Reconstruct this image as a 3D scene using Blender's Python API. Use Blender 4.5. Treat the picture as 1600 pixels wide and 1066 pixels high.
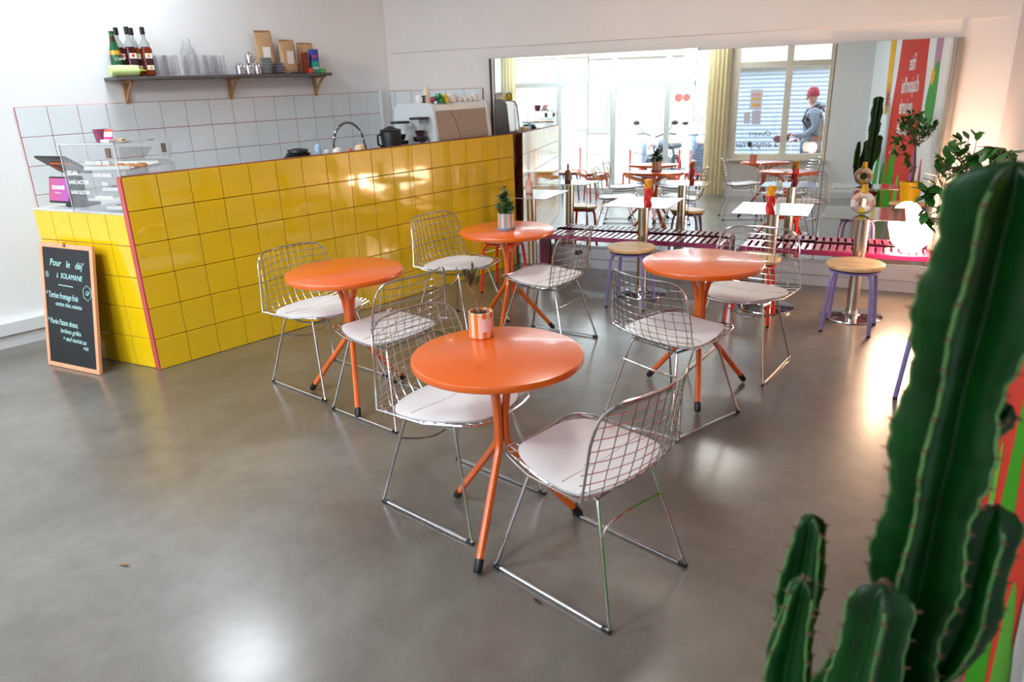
import bpy, bmesh, math, random
from mathutils import Vector as V, Matrix as Mx
random.seed(7)
PI = math.pi
sc = bpy.context.scene
for o in list(bpy.data.objects): bpy.data.objects.remove(o)
COL = sc.collection

# ---------------------------------------------------------------- camera
CAM = V((4.602, -1.6918, 1.6457))
YAW, PITCH, ROLL = 0.74649, -0.33917, -0.03755
fw = V((-math.sin(YAW)*math.cos(PITCH), math.cos(YAW)*math.cos(PITCH), math.sin(PITCH)))
r0 = V((math.cos(YAW), math.sin(YAW), 0)); u0 = r0.cross(fw)
rr = r0*math.cos(ROLL)+u0*math.sin(ROLL); uu = -r0*math.sin(ROLL)+u0*math.cos(ROLL)
cd = bpy.data.cameras.new('camera'); cam = bpy.data.objects.new('camera', cd); COL.objects.link(cam)
m = Mx((rr, uu, -fw)).transposed().to_4x4(); m.translation = CAM; cam.matrix_world = m
cd.sensor_width = 36; cd.lens = 1149.1/1600*36; cd.clip_start = .02
cd.dof.use_dof = True; cd.dof.focus_distance = 4.2; cd.dof.aperture_fstop = 3.4
sc.camera = cam

# ---------------------------------------------------------------- world, light, exposure
w = bpy.data.worlds.new('sky'); sc.world = w; w.use_nodes = True
nt = w.node_tree; bg = nt.nodes['Background']
tc = nt.nodes.new('ShaderNodeTexCoord'); sx = nt.nodes.new('ShaderNodeSeparateXYZ'); cr = nt.nodes.new('ShaderNodeValToRGB')
nt.links.new(tc.outputs['Generated'], sx.inputs[0]); nt.links.new(sx.outputs['Z'], cr.inputs[0]); nt.links.new(cr.outputs[0], bg.inputs[0])
cr.color_ramp.elements[0].color = (.80, .87, .95, 1); cr.color_ramp.elements[1].color = (.62, .78, 1.0, 1)
bg.inputs[1].default_value = 12.0
sc.view_settings.view_transform = 'Standard'; sc.view_settings.look = 'None'
sc.view_settings.exposure = 0.30; sc.view_settings.gamma = 1; sc.view_settings.use_curve_mapping = False
sc.cycles.max_bounces = 9; sc.cycles.diffuse_bounces = 4; sc.cycles.glossy_bounces = 5; sc.cycles.transmission_bounces = 6
sc.cycles.transparent_max_bounces = 24; sc.cycles.sample_clamp_indirect = 6; sc.cycles.use_denoising = True
sc.cycles.caustics_reflective = False; sc.cycles.caustics_refractive = False

FL = V((-1.37, -3.554, 0)); FR = V((4.93, -2.294, 0)); FU = (FR-FL).normalized(); FN = V((-FU.y, FU.x, 0))   # facade line, FN points indoors
def fx(x): return (x-FL.x)/FU.x          # distance along the facade of a given x
def fp(t, n=0, z=0): return FL+FU*t+FN*n+V((0, 0, z))
FLEN = (FR-FL).length

def area(name, loc, rotm, sx_, sy_, power, color=(1, 1, 1)):
    l = bpy.data.lights.new(name, 'AREA'); l.shape = 'RECTANGLE'; l.size = sx_; l.size_y = sy_; l.energy = power; l.color = color
    o = bpy.data.objects.new(name, l); COL.objects.link(o); o.matrix_world = Mx.Translation(loc) @ rotm; return o
def face_rot(xa, za):
    za = V(za).normalized(); xa = V(xa).normalized(); return Mx((xa, za.cross(xa), za)).transposed().to_4x4()
for k, (t0, t1, z0, z1) in enumerate(((.06, fx(2.45), .1, 2.9), (fx(2.95), fx(4.27), .7, 2.9))):      # daylight portals at the two window groups
    p = area('window_portal', fp((t0+t1)/2, -.1, (z0+z1)/2), face_rot(FU, -FN), t1-t0, z1-z0, 1); p.data.cycles.is_portal = True
LAMPS_AND_FILL = [(.3, -2.45), (2.1, -2.25), (2.2, 1.9), (-.65, .45)]  # first two are added fill, standing in for daylight from the facade
LPW = [62, 50, 20, 26]
for (x, y), pw_ in zip(LAMPS_AND_FILL, LPW):
    area('ceiling_lamp_and_fill', V((x, y, 3.05)), Mx.Identity(4), .55, .55, pw_, (.84, .93, 1.0) if pw_ > 25 else (1.0, .96, .90))
pl = bpy.data.lights.new('globe_lamp_light', 'POINT'); pl.energy = 42; pl.color = (1.0, .58, .34); pl.shadow_soft_size = .11
po = bpy.data.objects.new('globe_lamp_light', pl); COL.objects.link(po); po.location = (3.12, 4.08, .62)

# ---------------------------------------------------------------- materials
def s2l(c):
    if isinstance(c, str): c = tuple(int(c[i:i+2], 16)/255 for i in (0, 2, 4))
    return tuple((x/12.92 if x <= .04045 else ((x+.055)/1.055)**2.4) for x in c)
MATS = {}
def mat(name, col, rough=.5, metal=0, var=.06, vs=6, bump=0, bs=80, spec=.5, coat=0, aniso=None, trans=0):
    if name in MATS: return MATS[name]
    m = bpy.data.materials.new(name); m.use_nodes = True; n = m.node_tree.nodes; l = m.node_tree.links; b = n['Principled BSDF']
    c = s2l(col); tcx = n.new('ShaderNodeTexCoord'); nz = n.new('ShaderNodeTexNoise'); nz.inputs['Scale'].default_value = vs; nz.inputs['Detail'].default_value = 4
    l.new(tcx.outputs['Object'], nz.inputs['Vector'])
    if aniso:
        mp = n.new('ShaderNodeMapping'); mp.inputs['Scale'].default_value = aniso; l.new(tcx.outputs['Object'], mp.inputs[0]); l.new(mp.outputs[0], nz.inputs['Vector'])
    r = n.new('ShaderNodeValToRGB'); r.color_ramp.elements[0].position = .3; r.color_ramp.elements[1].position = .7
    r.color_ramp.elements[0].color = (*[x*(1-var) for x in c], 1); r.color_ramp.elements[1].color = (*[min(1, x*(1+var)) for x in c], 1)
    l.new(nz.outputs[0], r.inputs[0]); l.new(r.outputs[0], b.inputs['Base Color'])
    b.inputs['Roughness'].default_value = rough; b.inputs['Metallic'].default_value = metal; b.inputs['Specular IOR Level'].default_value = spec
    b.inputs['Coat Weight'].default_value = coat; b.inputs['Coat Roughness'].default_value = .08; b.inputs['Transmission Weight'].default_value = trans
    if bump:
        n2 = n.new('ShaderNodeTexNoise'); n2.inputs['Scale'].default_value = bs; l.new(tcx.outputs['Object'], n2.inputs['Vector'])
        bp = n.new('ShaderNodeBump'); bp.inputs['Strength'].default_value = bump; bp.inputs['Distance'].default_value = .01
        l.new(n2.outputs[0], bp.inputs['Height']); l.new(bp.outputs[0], b.inputs['Normal'])
    MATS[name] = m; return m
def glassy(name, tint=(1, 1, 1), refl=.12, rough=.02, k=.8):
    """thin clear sheet: light passes straight, the surface mirrors a little"""
    m = bpy.data.materials.new(name); m.use_nodes = True; n = m.node_tree.nodes; l = m.node_tree.links; n.clear()
    o = n.new('ShaderNodeOutputMaterial'); mx = n.new('ShaderNodeMixShader'); t = n.new('ShaderNodeBsdfTransparent'); g = n.new('ShaderNodeBsdfGlossy')
    f = n.new('ShaderNodeFresnel'); f.inputs[0].default_value = 1.45; a = n.new('ShaderNodeMath'); a.operation = 'MULTIPLY_ADD'; a.inputs[1].default_value = k; a.inputs[2].default_value = refl*.3
    nz = n.new('ShaderNodeTexNoise'); nz.inputs['Scale'].default_value = 9; bp = n.new('ShaderNodeBump'); bp.inputs['Strength'].default_value = .02
    l.new(nz.outputs[0], bp.inputs['Height']); l.new(bp.outputs[0], g.inputs['Normal'])
    t.inputs[0].default_value = (*tint, 1); g.inputs['Roughness'].default_value = rough
    l.new(f.outputs[0], a.inputs[0]); l.new(a.outputs[0], mx.inputs[0]); l.new(t.outputs[0], mx.inputs[1]); l.new(g.outputs[0], mx.inputs[2]); l.new(mx.outputs[0], o.inputs[0])
    MATS[name] = m; return m
def emit(name, col, s):
    m = bpy.data.materials.new(name); m.use_nodes = True; n = m.node_tree.nodes; b = n['Principled BSDF']
    b.inputs['Base Color'].default_value = (*col, 1); b.inputs['Emission Color'].default_value = (*col, 1); b.inputs['Emission Strength'].default_value = s
    MATS[name] = m; return m

M_wall = mat('white wall paint', 'EDEFF0', .85, var=.015, vs=2, bump=.03, bs=60, spec=.2)
M_wallr = mat('warm white wall paint', 'F1ECE9', .75, var=.02, vs=2, bump=.03, bs=60)
M_wallg = mat('grey white wall paint', 'C9C4C6', .8, var=.03, vs=3, bump=.03, bs=60)
M_ceil = mat('ceiling paint', 'E9E9E7', .8, var=.02)
M_trim = mat('white trim paint', 'DFE0E4', .35, var=.02)
M_frame = mat('aged cream window frame paint', 'DED6C6', .5, var=.08, vs=12, bump=.05)
M_frameg = mat('grey window frame', 'D2D6D3', .45, var=.04)
M_ytile = mat('glossy yellow ceramic tile', 'EABF14', .05, var=.05, vs=4, bump=.018, bs=14, coat=.5)
M_wtile = mat('glossy white ceramic tile', 'E2E9EC', .07, var=.03, vs=4, bump=.012, bs=14, coat=.3)
M_grout = mat('red grout', 'A8443A', .8, var=.12, vs=20)
M_groutd = mat('brown red grout', '7C3A18', .8, var=.15, vs=20)
M_redtrim = mat('red corner trim', 'C4504C', .4, var=.04)
M_orange = mat('orange lacquered metal', 'E4620A', .28, var=.03, vs=5, spec=.8, coat=.3, bump=.006, bs=200)
M_chrome = mat('chromed steel wire', 'CFCFD2', .16, 1, var=.03)
M_steel = mat('brushed stainless steel', 'BFB9B0', .22, 1, var=.08, vs=14, aniso=(40, 40, 1))
M_steelt = mat('polished steel tabletop', 'D8DADA', .10, 1, var=.03, vs=8, bump=.01, bs=5)
M_black = mat('black plastic', '151517', .4, var=.1)
M_pad = mat('white leatherette', 'E3DEDC', .42, var=.03, vs=8, bump=.05, bs=120)
M_seam = mat('leather seam', 'A9A09A', .6)
M_wood = mat('pale pine wood', 'DDB683', .45, var=.16, vs=3, aniso=(1, 14, 1))
M_wood2 = mat('light brown bracket wood', 'B98A5A', .55, var=.15, vs=8, aniso=(6, 6, 1))
M_woodf = mat('pale orange wood frame', 'E3A27A', .5, var=.08, vs=10, aniso=(1, 1, 12))
M_lav = mat('lavender lacquered tube', '8E84BE', .32, var=.04)
M_red = mat('red lacquered tube', 'E0311A', .3, var=.04)
M_mag = mat('magenta lacquered metal', '8E2052', .24, var=.05, coat=.4)
M_shelf = mat('dark grey wood shelf', '55504F', .5, var=.15, vs=6, aniso=(12, 1, 1))
M_cream = mat('matt white plastic', 'EDEDEA', .4, var=.02)
M_panel = mat('glossy taupe panel', 'B7A394', .12, .35, var=.03)
M_green = mat('green cactus skin', '05360B', .36, var=.35, vs=14, bump=.06, bs=60, spec=.3)
M_rib = mat('pale cactus rib edge', '4E7A40', .6, var=.3, vs=30)
M_spine = mat('brown cactus spine', '6E4A38', .6, var=.2)
M_leaf = mat('dark green leaf', '2C6B22', .38, var=.3, vs=8)
M_leaf2 = mat('dull green succulent leaf', '4F7A4A', .45, var=.3, vs=20)
M_bark = mat('brown bark', '6B4A36', .8, var=.25, vs=30, bump=.3)
M_soil = mat('dark potting soil', '2A211B', .95, var=.4, vs=60, bump=.5)
M_terra = mat('red plastic pot', 'A63A22', .5)
M_ypot = mat('yellow pot', 'EDBE00', .4)
M_paper = mat('kraft paper', 'C8A27A', .7, var=.08, vs=10, bump=.12, bs=18)
M_label = mat('white paper label', 'EEEAE6', .6, var=.03)
M_ink = mat('black ink', '1B1B1F', .6)
M_chalkb = mat('blackboard slate', '17171A', .55, var=.2, vs=5)
M_chalk = mat('pale blue chalk', 'BFEDE6', .9, var=.12, vs=90)
M_white = mat('white paint lettering', 'F6F3EE', .6)
M_pane = glassy('window glass', (.97, .985, .98))
M_acr = glassy('clear acrylic', (.985, .988, .992), .08, .04, .35)
M_tumb = glassy('tumbler glass', (.99, .99, .995), .10, .15, .3)
M_mirror = mat('silvered mirror', 'EEF2F0', .0, 1, var=.0)
M_dark = mat('dark brown edge', '3A2620', .5)
M_street = mat('grey asphalt', '8C8C8A', .85, var=.15, vs=20, bump=.2)
M_stone = mat('pale street wall stone', 'E9E2D6', .8, var=.05, vs=3)

def floor_mat():
    m = bpy.data.materials.new('polished concrete'); m.use_nodes = True; n = m.node_tree.nodes; l = m.node_tree.links; b = n['Principled BSDF']
    tcx = n.new('ShaderNodeTexCoord')
    def noise(s, d, dist=0, r=.5):
        z = n.new('ShaderNodeTexNoise'); z.inputs['Scale'].default_value = s; z.inputs['Detail'].default_value = d; z.inputs['Distortion'].default_value = dist; z.inputs['Roughness'].default_value = r
        l.new(tcx.outputs['Object'], z.inputs['Vector']); return z
    a = noise(.9, 6, .6, .6); c = noise(7, 8, .3, .7); f = noise(160, 2); g = noise(1.6, 3, .3, .5); k = noise(45, 2)
    r = n.new('ShaderNodeValToRGB'); e = r.color_ramp.elements; r.color_ramp.interpolation = 'B_SPLINE'
    e[0].position = .30; e[0].color = (*s2l('4E463D'), 1); e[1].position = .72; e[1].color = (*s2l('857F76'), 1)
    q = e.new(.5); q.color = (*s2l('676057'), 1)
    mx = n.new('ShaderNodeMix'); mx.data_type = 'FLOAT'; mx.inputs[0].default_value = .35
    l.new(a.outputs[0], mx.inputs[2]); l.new(c.outputs[0], mx.inputs[3]); l.new(mx.outputs[0], r.inputs[0])
    # small dark specks
    sp = n.new('ShaderNodeValToRGB'); sp.color_ramp.elements[0].position = .70; sp.color_ramp.elements[0].color = (1, 1, 1, 1); sp.color_ramp.elements[1].position = .78; sp.color_ramp.elements[1].color = (.6, .57, .55, 1)
    l.new(k.outputs[0], sp.inputs[0]); mc = n.new('ShaderNodeMix'); mc.data_type = 'RGBA'; mc.blend_type = 'MULTIPLY'; mc.inputs[0].default_value = .6
    l.new(r.outputs[0], mc.inputs[6]); l.new(sp.outputs[0], mc.inputs[7]); l.new(mc.outputs[2], b.inputs['Base Color'])
    rm = n.new('ShaderNodeMapRange'); rm.inputs['From Min'].default_value = .2; rm.inputs['From Max'].default_value = .8; rm.inputs['To Min'].default_value = .285; rm.inputs['To Max'].default_value = .36
    l.new(g.outputs[0], rm.inputs['Value']); l.new(rm.outputs[0], b.inputs['Roughness'])
    bp = n.new('ShaderNodeBump'); bp.inputs['Strength'].default_value = .10; bp.inputs['Distance'].default_value = .004; l.new(f.outputs[0], bp.inputs['Height'])
    b2 = n.new('ShaderNodeBump'); b2.inputs['Strength'].default_value = .02; b2.inputs['Distance'].default_value = .02; l.new(c.outputs[0], b2.inputs['Height']); l.new(bp.outputs[0], b2.inputs['Normal'])
    l.new(b2.outputs[0], b.inputs['Normal']); b.inputs['Specular IOR Level'].default_value = .55; b.inputs['Coat Weight'].default_value = .65; b.inputs['Coat Roughness'].default_value = .19; b.inputs['Coat IOR'].default_value = 1.6
    return m
M_floor = floor_mat()
def screen_mat():
    m = bpy.data.materials.new('lit display'); m.use_nodes = True; n = m.node_tree.nodes; l = m.node_tree.links; b = n['Principled BSDF']
    tcx = n.new('ShaderNodeTexCoord'); sp = n.new('ShaderNodeSeparateXYZ'); r = n.new('ShaderNodeValToRGB'); l.new(tcx.outputs['Generated'], sp.inputs[0])
    ad = n.new('ShaderNodeMath'); ad.operation = 'ADD'; l.new(sp.outputs['X'], ad.inputs[0]); l.new(sp.outputs['Z'], ad.inputs[1]); md = n.new('ShaderNodeMath'); md.operation = 'MULTIPLY'; md.inputs[1].default_value = .5; l.new(ad.outputs[0], md.inputs[0])
    l.new(md.outputs[0], r.inputs[0]); r.color_ramp.elements[0].color = (*s2l('C0502E'), 1); r.color_ramp.elements[1].color = (*s2l('A04A9A'), 1)
    l.new(r.outputs[0], b.inputs['Base Color']); l.new(r.outputs[0], b.inputs['Emission Color']); b.inputs['Emission Strength'].default_value = .3; b.inputs['Roughness'].default_value = .2
    return m
M_screen = screen_mat()

# ---------------------------------------------------------------- mesh builder
def frame_axes(d):
    d = d.normalized(); a = V((0, 0, 1)) if abs(d.z) < .9 else V((1, 0, 0)); x = d.cross(a).normalized(); return x, d.cross(x).normalized()
def rotz(a): return Mx.Rotation(a, 4, 'Z')
class MB:
    def __init__(s): s.v = []; s.f = []
    def add(s, vs, fs, T=None):
        o = len(s.v); s.v += [(T @ V(p) if T else V(p)) for p in vs]; s.f += [tuple(i+o for i in f) for f in fs]; return s
    def box(s, size, c=(0, 0, 0), T=None, bev=0):
        x, y, z = (a/2 for a in size); c = V(c)
        if bev:
            b = min(bev, x*.9, y*.9, z*.9); vs = []; fs = []
            for (zz, k) in ((-z, 1), (-z+b, 0), (z-b, 0), (z, 1)):
                i = b if k else 0
                X, Y = x-i, y-i; q = b*.6 if not k else b*.4
                ring = [(-X+q, -Y), (X-q, -Y), (X, -Y+q), (X, Y-q), (X-q, Y), (-X+q, Y), (-X, Y-q), (-X, -Y+q)]
                vs += [V((a, bb, zz))+c for a, bb in ring]
            fs = [tuple(range(7, -1, -1)), tuple(range(24, 32))]
            for r in range(3):
                for i in range(8): j = (i+1) % 8; fs.append((r*8+i, r*8+j, r*8+8+j, r*8+8+i))
            return s.add(vs, fs, T)
        vs = [V((a*x, b*y, d*z))+c for a in (-1, 1) for b in (-1, 1) for d in (-1, 1)]
        return s.add(vs, [(0, 1, 3, 2), (4, 6, 7, 5), (0, 4, 5, 1), (2, 3, 7, 6), (0, 2, 6, 4), (1, 5, 7, 3)], T)
    def tube(s, pts, r, n=8, closed=False, cap=True, T=None):
        pts = [V(p) for p in pts]; N = len(pts); R = r if isinstance(r, (list, tuple)) else [r]*N
        tan = []
        for i in range(N):
            a = pts[(i-1) % N] if (closed or i > 0) else pts[0]; b = pts[(i+1) % N] if (closed or i < N-1) else pts[-1]
            t = (b-a); tan.append(t.normalized() if t.length > 1e-9 else V((0, 0, 1)))
        x, y = frame_axes(tan[0]); vs = []; fs = []
        for i in range(N):
            x = (x-tan[i]*x.dot(tan[i])); x = x.normalized() if x.length > 1e-6 else frame_axes(tan[i])[0]; y = tan[i].cross(x)
            vs += [pts[i]+(x*math.cos(2*PI*k/n)+y*math.sin(2*PI*k/n))*R[i] for k in range(n)]
        for i in range(N if closed else N-1):
            j = (i+1) % N
            for k in range(n): q = (k+1) % n; fs.append((i*n+k, i*n+q, j*n+q, j*n+k))
        if cap and not closed: fs += [tuple(range(n-1, -1, -1)), tuple((N-1)*n+k for k in range(n))]
        return s.add(vs, fs, T)
    def lathe(s, prof, n=24, c=(0, 0, 0), T=None, arc=None):
        vs = []; fs = []; c = V(c); N = len(prof)
        for (r, z) in prof: vs += [V((r*math.cos(2*PI*k/n), r*math.sin(2*PI*k/n), z))+c for k in range(n)]
        for i in range(N-1):
            for k in range(n): q = (k+1) % n; fs.append((i*n+k, i*n+q, (i+1)*n+q, (i+1)*n+k))
        if prof[0][0] > 1e-6: fs.append(tuple(range(n-1, -1, -1)))
        if prof[-1][0] > 1e-6: fs.append(tuple((N-1)*n+k for k in range(n)))
        return s.add(vs, fs, T)
    def cyl(s, r, z0, z1, n=20, c=(0, 0, 0), T=None, b=.002):
        return s.lathe([(r-b, z0), (r, z0+b), (r, z1-b), (r-b, z1)], n, c, T)
    def ball(s, r, c=(0, 0, 0), n=16, sq=(1, 1, 1), T=None):
        m = n//2; prof = [(r*math.sin(PI*i/m)+1e-7, -r*math.cos(PI*i/m)) for i in range(m+1)]; vs = []; fs = []
        t = MB().lathe(prof, n); return s.add([V((p.x*sq[0], p.y*sq[1], p.z*sq[2]))+V(c) for p in t.v], t.f[:-1] if 0 else t.f, T)
    def grid(s, P, closed_u=False, T=None):
        a = len(P); b = len(P[0]); vs = [p for row in P for p in row]; fs = []
        for i in range(a-1):
            for j in range(b if closed_u else b-1): k = (j+1) % b; fs.append((i*b+j, i*b+k, (i+1)*b+k, (i+1)*b+j))
        return s.add(vs, fs, T)
    def prism(s, poly, z0, z1, T=None):
        n = len(poly); vs = [V((x, y, z0)) for x, y in poly]+[V((x, y, z1)) for x, y in poly]
        fs = [tuple(range(n-1, -1, -1)), tuple(range(n, 2*n))]+[(i, (i+1) % n, n+(i+1) % n, n+i) for i in range(n)]
        return s.add(vs, fs, T)
    def mesh(s, name, smooth=35):
        me = bpy.data.meshes.new(name); me.from_pydata([tuple(p) for p in s.v], [], s.f); me.validate()
        bm = bmesh.new(); bm.from_mesh(me); bmesh.ops.recalc_face_normals(bm, faces=bm.faces); bm.to_mesh(me); bm.free()
        if smooth:
            for p in me.polygons: p.use_smooth = True
            me.set_sharp_from_angle(angle=math.radians(smooth))
        return me
def link(name, data, parent=None, T=None):
    o = bpy.data.objects.new(name, data); COL.objects.link(o); o.parent = parent
    if T is not None: o.matrix_basis = T
    return o
def ob(name, mb, material, parent=None, T=None, smooth=35, label=None, cat=None, group=None, kind=None):
    me = mb.mesh(name, smooth) if isinstance(mb, MB) else mb
    if material and not me.materials: me.materials.append(material)
    return tag(link(name, me, parent, T), label, cat, group, kind)
def tag(o, label=None, cat=None, group=None, kind=None):
    for k, x in (('label', label), ('category', cat), ('group', group), ('kind', kind)):
        if x: o[k] = x
    return o
def thing(name, label, cat, loc=(0, 0, 0), rz=0, group=None, T=None):
    o = bpy.data.objects.new(name, None); COL.objects.link(o); o.empty_display_size = .05
    if T is not None: o.matrix_basis = T
    else: o.location = loc; o.rotation_euler = (0, 0, rz)
    return tag(o, label, cat, group)
def struct(name, mb, material, T=None, **k): return ob(name, mb, material, T=T, kind='structure', **k)
def dup(root, loc, rz, label, group=None, s=1):
    r = root.copy(); COL.objects.link(r); r.location = loc; r.rotation_euler = (0, 0, rz); r['label'] = label; r.scale = (s, s, s)
    if group: r['group'] = group
    for ch in list(root.children):
        c = ch.copy(); COL.objects.link(c); c.parent = r
        for g in list(ch.children):
            d = g.copy(); COL.objects.link(d); d.parent = c
    return r
def text(body, size, mtl, T, parent, name='lettering', shear=0, align='LEFT', ext=.0006, sx=1, **k):
    cu = bpy.data.curves.new(name, 'FONT'); cu.body = body; cu.size = size; cu.extrude = ext; cu.shear = shear; cu.align_x = align; cu.resolution_u = 3
    cu.offset = k.get('off', 0); tmp = bpy.data.objects.new('tmp', cu); COL.objects.link(tmp); me = bpy.data.meshes.new_from_object(tmp.evaluated_get(bpy.context.evaluated_depsgraph_get()))
    bpy.data.objects.remove(tmp); bpy.data.curves.remove(cu); me.name = name; me.materials.clear(); me.materials.append(mtl)
    return link(name, me, parent, T @ Mx.Diagonal((sx, 1, 1, 1)))
def axes(o, x, y):   # matrix with given origin, x axis (text direction), y axis (text up)
    x = V(x).normalized(); y = V(y).normalized(); z = x.cross(y); m = Mx((x, y, z)).transposed().to_4x4(); m.translation = V(o); return m
def wallbox(name, a, b, z0, z1, th, material, **k):
    """upright slab from plan point a to b, thickness th to the right of a->b"""
    a = V((*a, 0)); b = V((*b, 0)); d = (b-a); n = V((d.y, -d.x, 0)).normalized()*th
    mb = MB().prism([(p.x, p.y) for p in (a, b, b+n, a+n)], z0, z1); return struct(name, mb, material, **k)

# ---------------------------------------------------------------- setting
H = 3.1
TA = .28352; ta = math.tan(TA)
def my(x, off=0): return 4.0677+ta*(x-2)-off/math.cos(TA)         # mirror wall plane, off = distance in front of it
MU = V((math.cos(TA), math.sin(TA), 0)); MN = V((math.sin(TA), -math.cos(TA), 0))   # along the wall, and out of it into the room
def mw(x, off=0, z=0): return V((x, 4.0677+ta*(x-2), z))+MN*off
LX = -1.37; WB = -.06
cor_l = mw(LX-.02, WB); cor_r = (3.55, my(3.55, WB))
struct('floor', MB().prism([(LX-.3, FL.y-.1), (FR.x+.1, FR.y-.1), (5.2, 4.9), (LX-.3, 4.9)], -.1, 0), M_floor)
struct('ceiling', MB().prism([(LX-.3, FL.y-.3), (FR.x+.3, FR.y-.3), (5.2, 5.1), (LX-.3, 5.1)], H, H+.1), M_ceil)
wallbox('wall_left', (LX, 3.2), (LX, -3.7), 0, H, .2, M_wall)
wallbox('wall_back', (cor_l.x-.2, cor_l.y-.2*ta), (3.9, my(3.9, WB)), 0, H, -.2, M_wallr)
struct('trim_1', MB().box((5.0, .012, 1.2), (0, 0, 0)), M_wallr, T=axes(mw(1.1, WB-.0), MU, (0, 0, 1)).copy() if 0 else (Mx.Translation(mw(1.1, WB+.006, 1.94+.6)) @ rotz(TA)))
MA = V((4.06, 2.33, 0)); MBp = V((4.87, -2.30, 0)); MD = (MBp-MA).normalized(); MNn = V((MD.y, -MD.x, 0))   # mural wall; MNn into the room
if MNn.x > 0: MNn = -MNn
wallbox('wall_right', (3.55, 4.56), (4.12, 2.30), 0, H, -.2, M_wallg)
MW = wallbox('wall_right', (MA.x, MA.y), (MBp.x+.02, MBp.y-.1), 0, H, -.25, M_wall)
# facade
def fbox(mb, t0, t1, z0, z1, th=.10, n=0): return mb.box((t1-t0, th, z1-z0), ((t0+t1)/2, n, (z0+z1)/2))
FT = Mx.Translation(FL) @ rotz(math.atan2(FU.y, FU.x))
wf = MB(); t1a = fx(2.49); t1b = fx(2.807); t2 = fx(4.348)
fbox(wf, -.15, FLEN+.2, 2.9, H, .3, -.12); fbox(wf, t1a+.05, t1b, 0, 2.9, .3, -.12); fbox(wf, t1b, t2, 0, .62, .3, -.12); fbox(wf, t2, FLEN+.2, 0, 2.9, .3, -.12); fbox(wf, -.15, .02, 0, 2.9, .3, -.12)
struct('wall_front', wf, M_wall, T=FT)
w1 = tag(thing('window_1', None, None, T=FT), kind='structure')
posts = [.05, fx(-.325), fx(.848), fx(1.752), t1a+.02]
for p in posts: ob('mullion', fbox(MB(), p-.04, p+.04, 0, 2.9, .08, -.03), M_frameg, w1)
for a, b in zip(posts, posts[1:]):
    for z0, z1 in ((0, .09), (1.79, 1.87), (2.84, 2.9)): ob('rail', fbox(MB(), a+.04, b-.04, z0, z1, .07, -.03), M_frameg, w1)
    for z0, z1 in ((.09, 1.79), (1.87, 2.84)): ob('pane', fbox(MB(), a+.04, b-.04, z0, z1, .006, -.03), M_pane, w1)
w2 = tag(thing('window_2', None, None, T=FT), kind='structure'); w2.name = 'window_2'
pp = [fx(2.876), fx(3.68), fx(4.308)]
for p, hw in zip(pp, (.07, .05, .045)): ob('mullion', fbox(MB(), p-hw, p+hw, .62, 2.9, .1, -.03), M_frame, w2)
for a, b, ha, hb in ((pp[0], pp[1], .07, .05), (pp[1], pp[2], .05, .045)):
    for z0, z1 in ((.62, .70), (2.045, 2.13), (2.82, 2.9)): ob('rail', fbox(MB(), a+ha, b-hb, z0, z1, .09, -.03), M_frame, w2)
    for z0, z1 in ((.70, 2.045), (2.13, 2.82)): ob('pane', fbox(MB(), a+ha, b-hb, z0, z1, .006, -.03), M_pane, w2)
ob('sill', fbox(MB(), pp[0]-.07, pp[2]+.045, .595, .62, .2, .04), M_frame, w2)
struct('baseboard_front', fbox(MB(), t1b, FLEN, 0, .10, .03, .05), M_trim, T=FT)
# baseboards / cable trunking in two tiers
bl = MB(); bl.box((.03, 3.3, .09), (LX+.015, -1.75, .045)); bl.box((.055, 3.3, .095), (LX+.0275, -1.75, .1375), bev=.006)
struct('baseboard_left', bl, M_trim)
bb = MB(); bb.box((3.85, .035, .09), (0, 0, .045)); bb.box((3.85, .06, .105), (0, -.012, .1425), bev=.006); bb.box((3.85, .085, .012), (0, .02, .2))
struct('baseboard_back', bb, M_trim, T=Mx.Translation(mw(1.72, .0, 0)) @ rotz(TA))
ob('corner_pipe', MB().tube([(LX+.03, 3.0, .95), (LX+.03, 3.0, 1.62)], .02, 10), M_trim, label='white pipe running up the corner behind the coffee machine', cat='pipe')

# tiles -------------------------------------------------------------
def tile_mesh(w_, h_, th=.008): return MB().box((w_, th, h_), bev=.0022).mesh('tile', 30)
def tile_set(parent_name, label, cat, T, cols, rows, w_, h_, gap, mt, gm, backing, kind=None, part='tile', skip=None, lastw=None):
    """grid of tiles: x along, z up, front face towards -y"""
    root = thing(parent_name, label, cat, T=T)
    if kind: root['kind'] = kind
    return root
# yellow counter: long front (x = 0), built as a thing with a core, tiles and trims
ct = thing('counter', 'yellow tiled bar counter with red grout and a lower short side', 'counter', (0, 0, 0))
core = MB().box((.05, 3.42, 1.185), (-.035, 1.71, .5925)); ob('core', core, M_groutd, ct)
TYW = .2-.004
tm = tile_mesh(TYW, .196); tm.materials.append(M_ytile)
for c in range(17):
    for r in range(6):
        o = link('tile', tm, ct, Mx.Translation((-.004+random.uniform(-.0006, .0006), c*.2+.1, r*.2+.1)) @ rotz(PI/2)); 
te = tile_mesh(.03, .196); te.materials.append(M_ytile)
ob('top_trim', MB().box((.058, 3.422, .008), (-.031, 1.711, 1.1985), bev=.002), M_groutd, ct)
ob('corner_trim', MB().box((.058, .012, 1.2), (-.030, -.004, .6), bev=.002), M_redtrim, ct, label='red end trim')
SU = V((-.87, -.255, 0)).normalized(); SL = .9065; SN = V((SU.y, -SU.x, 0)) # SN
if SN.y > 0: SN = -SN
ST = axes((-.060, -.012, 0), SU, (0, 0, 1))
sT = Mx((SU, -SN, V((0, 0, 1)))).transposed().to_4x4(); sT.translation = V((-.055, -.010, 0))   # x along short side, y into the counter, z up
SLn = .86
ob('side_core', MB().box((SLn, .05, .972), (SLn/2, .033, .486)), M_grout, ct, sT)
ts = tile_mesh(SLn/5-.004, .193); ts.materials.append(M_ytile)
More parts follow.
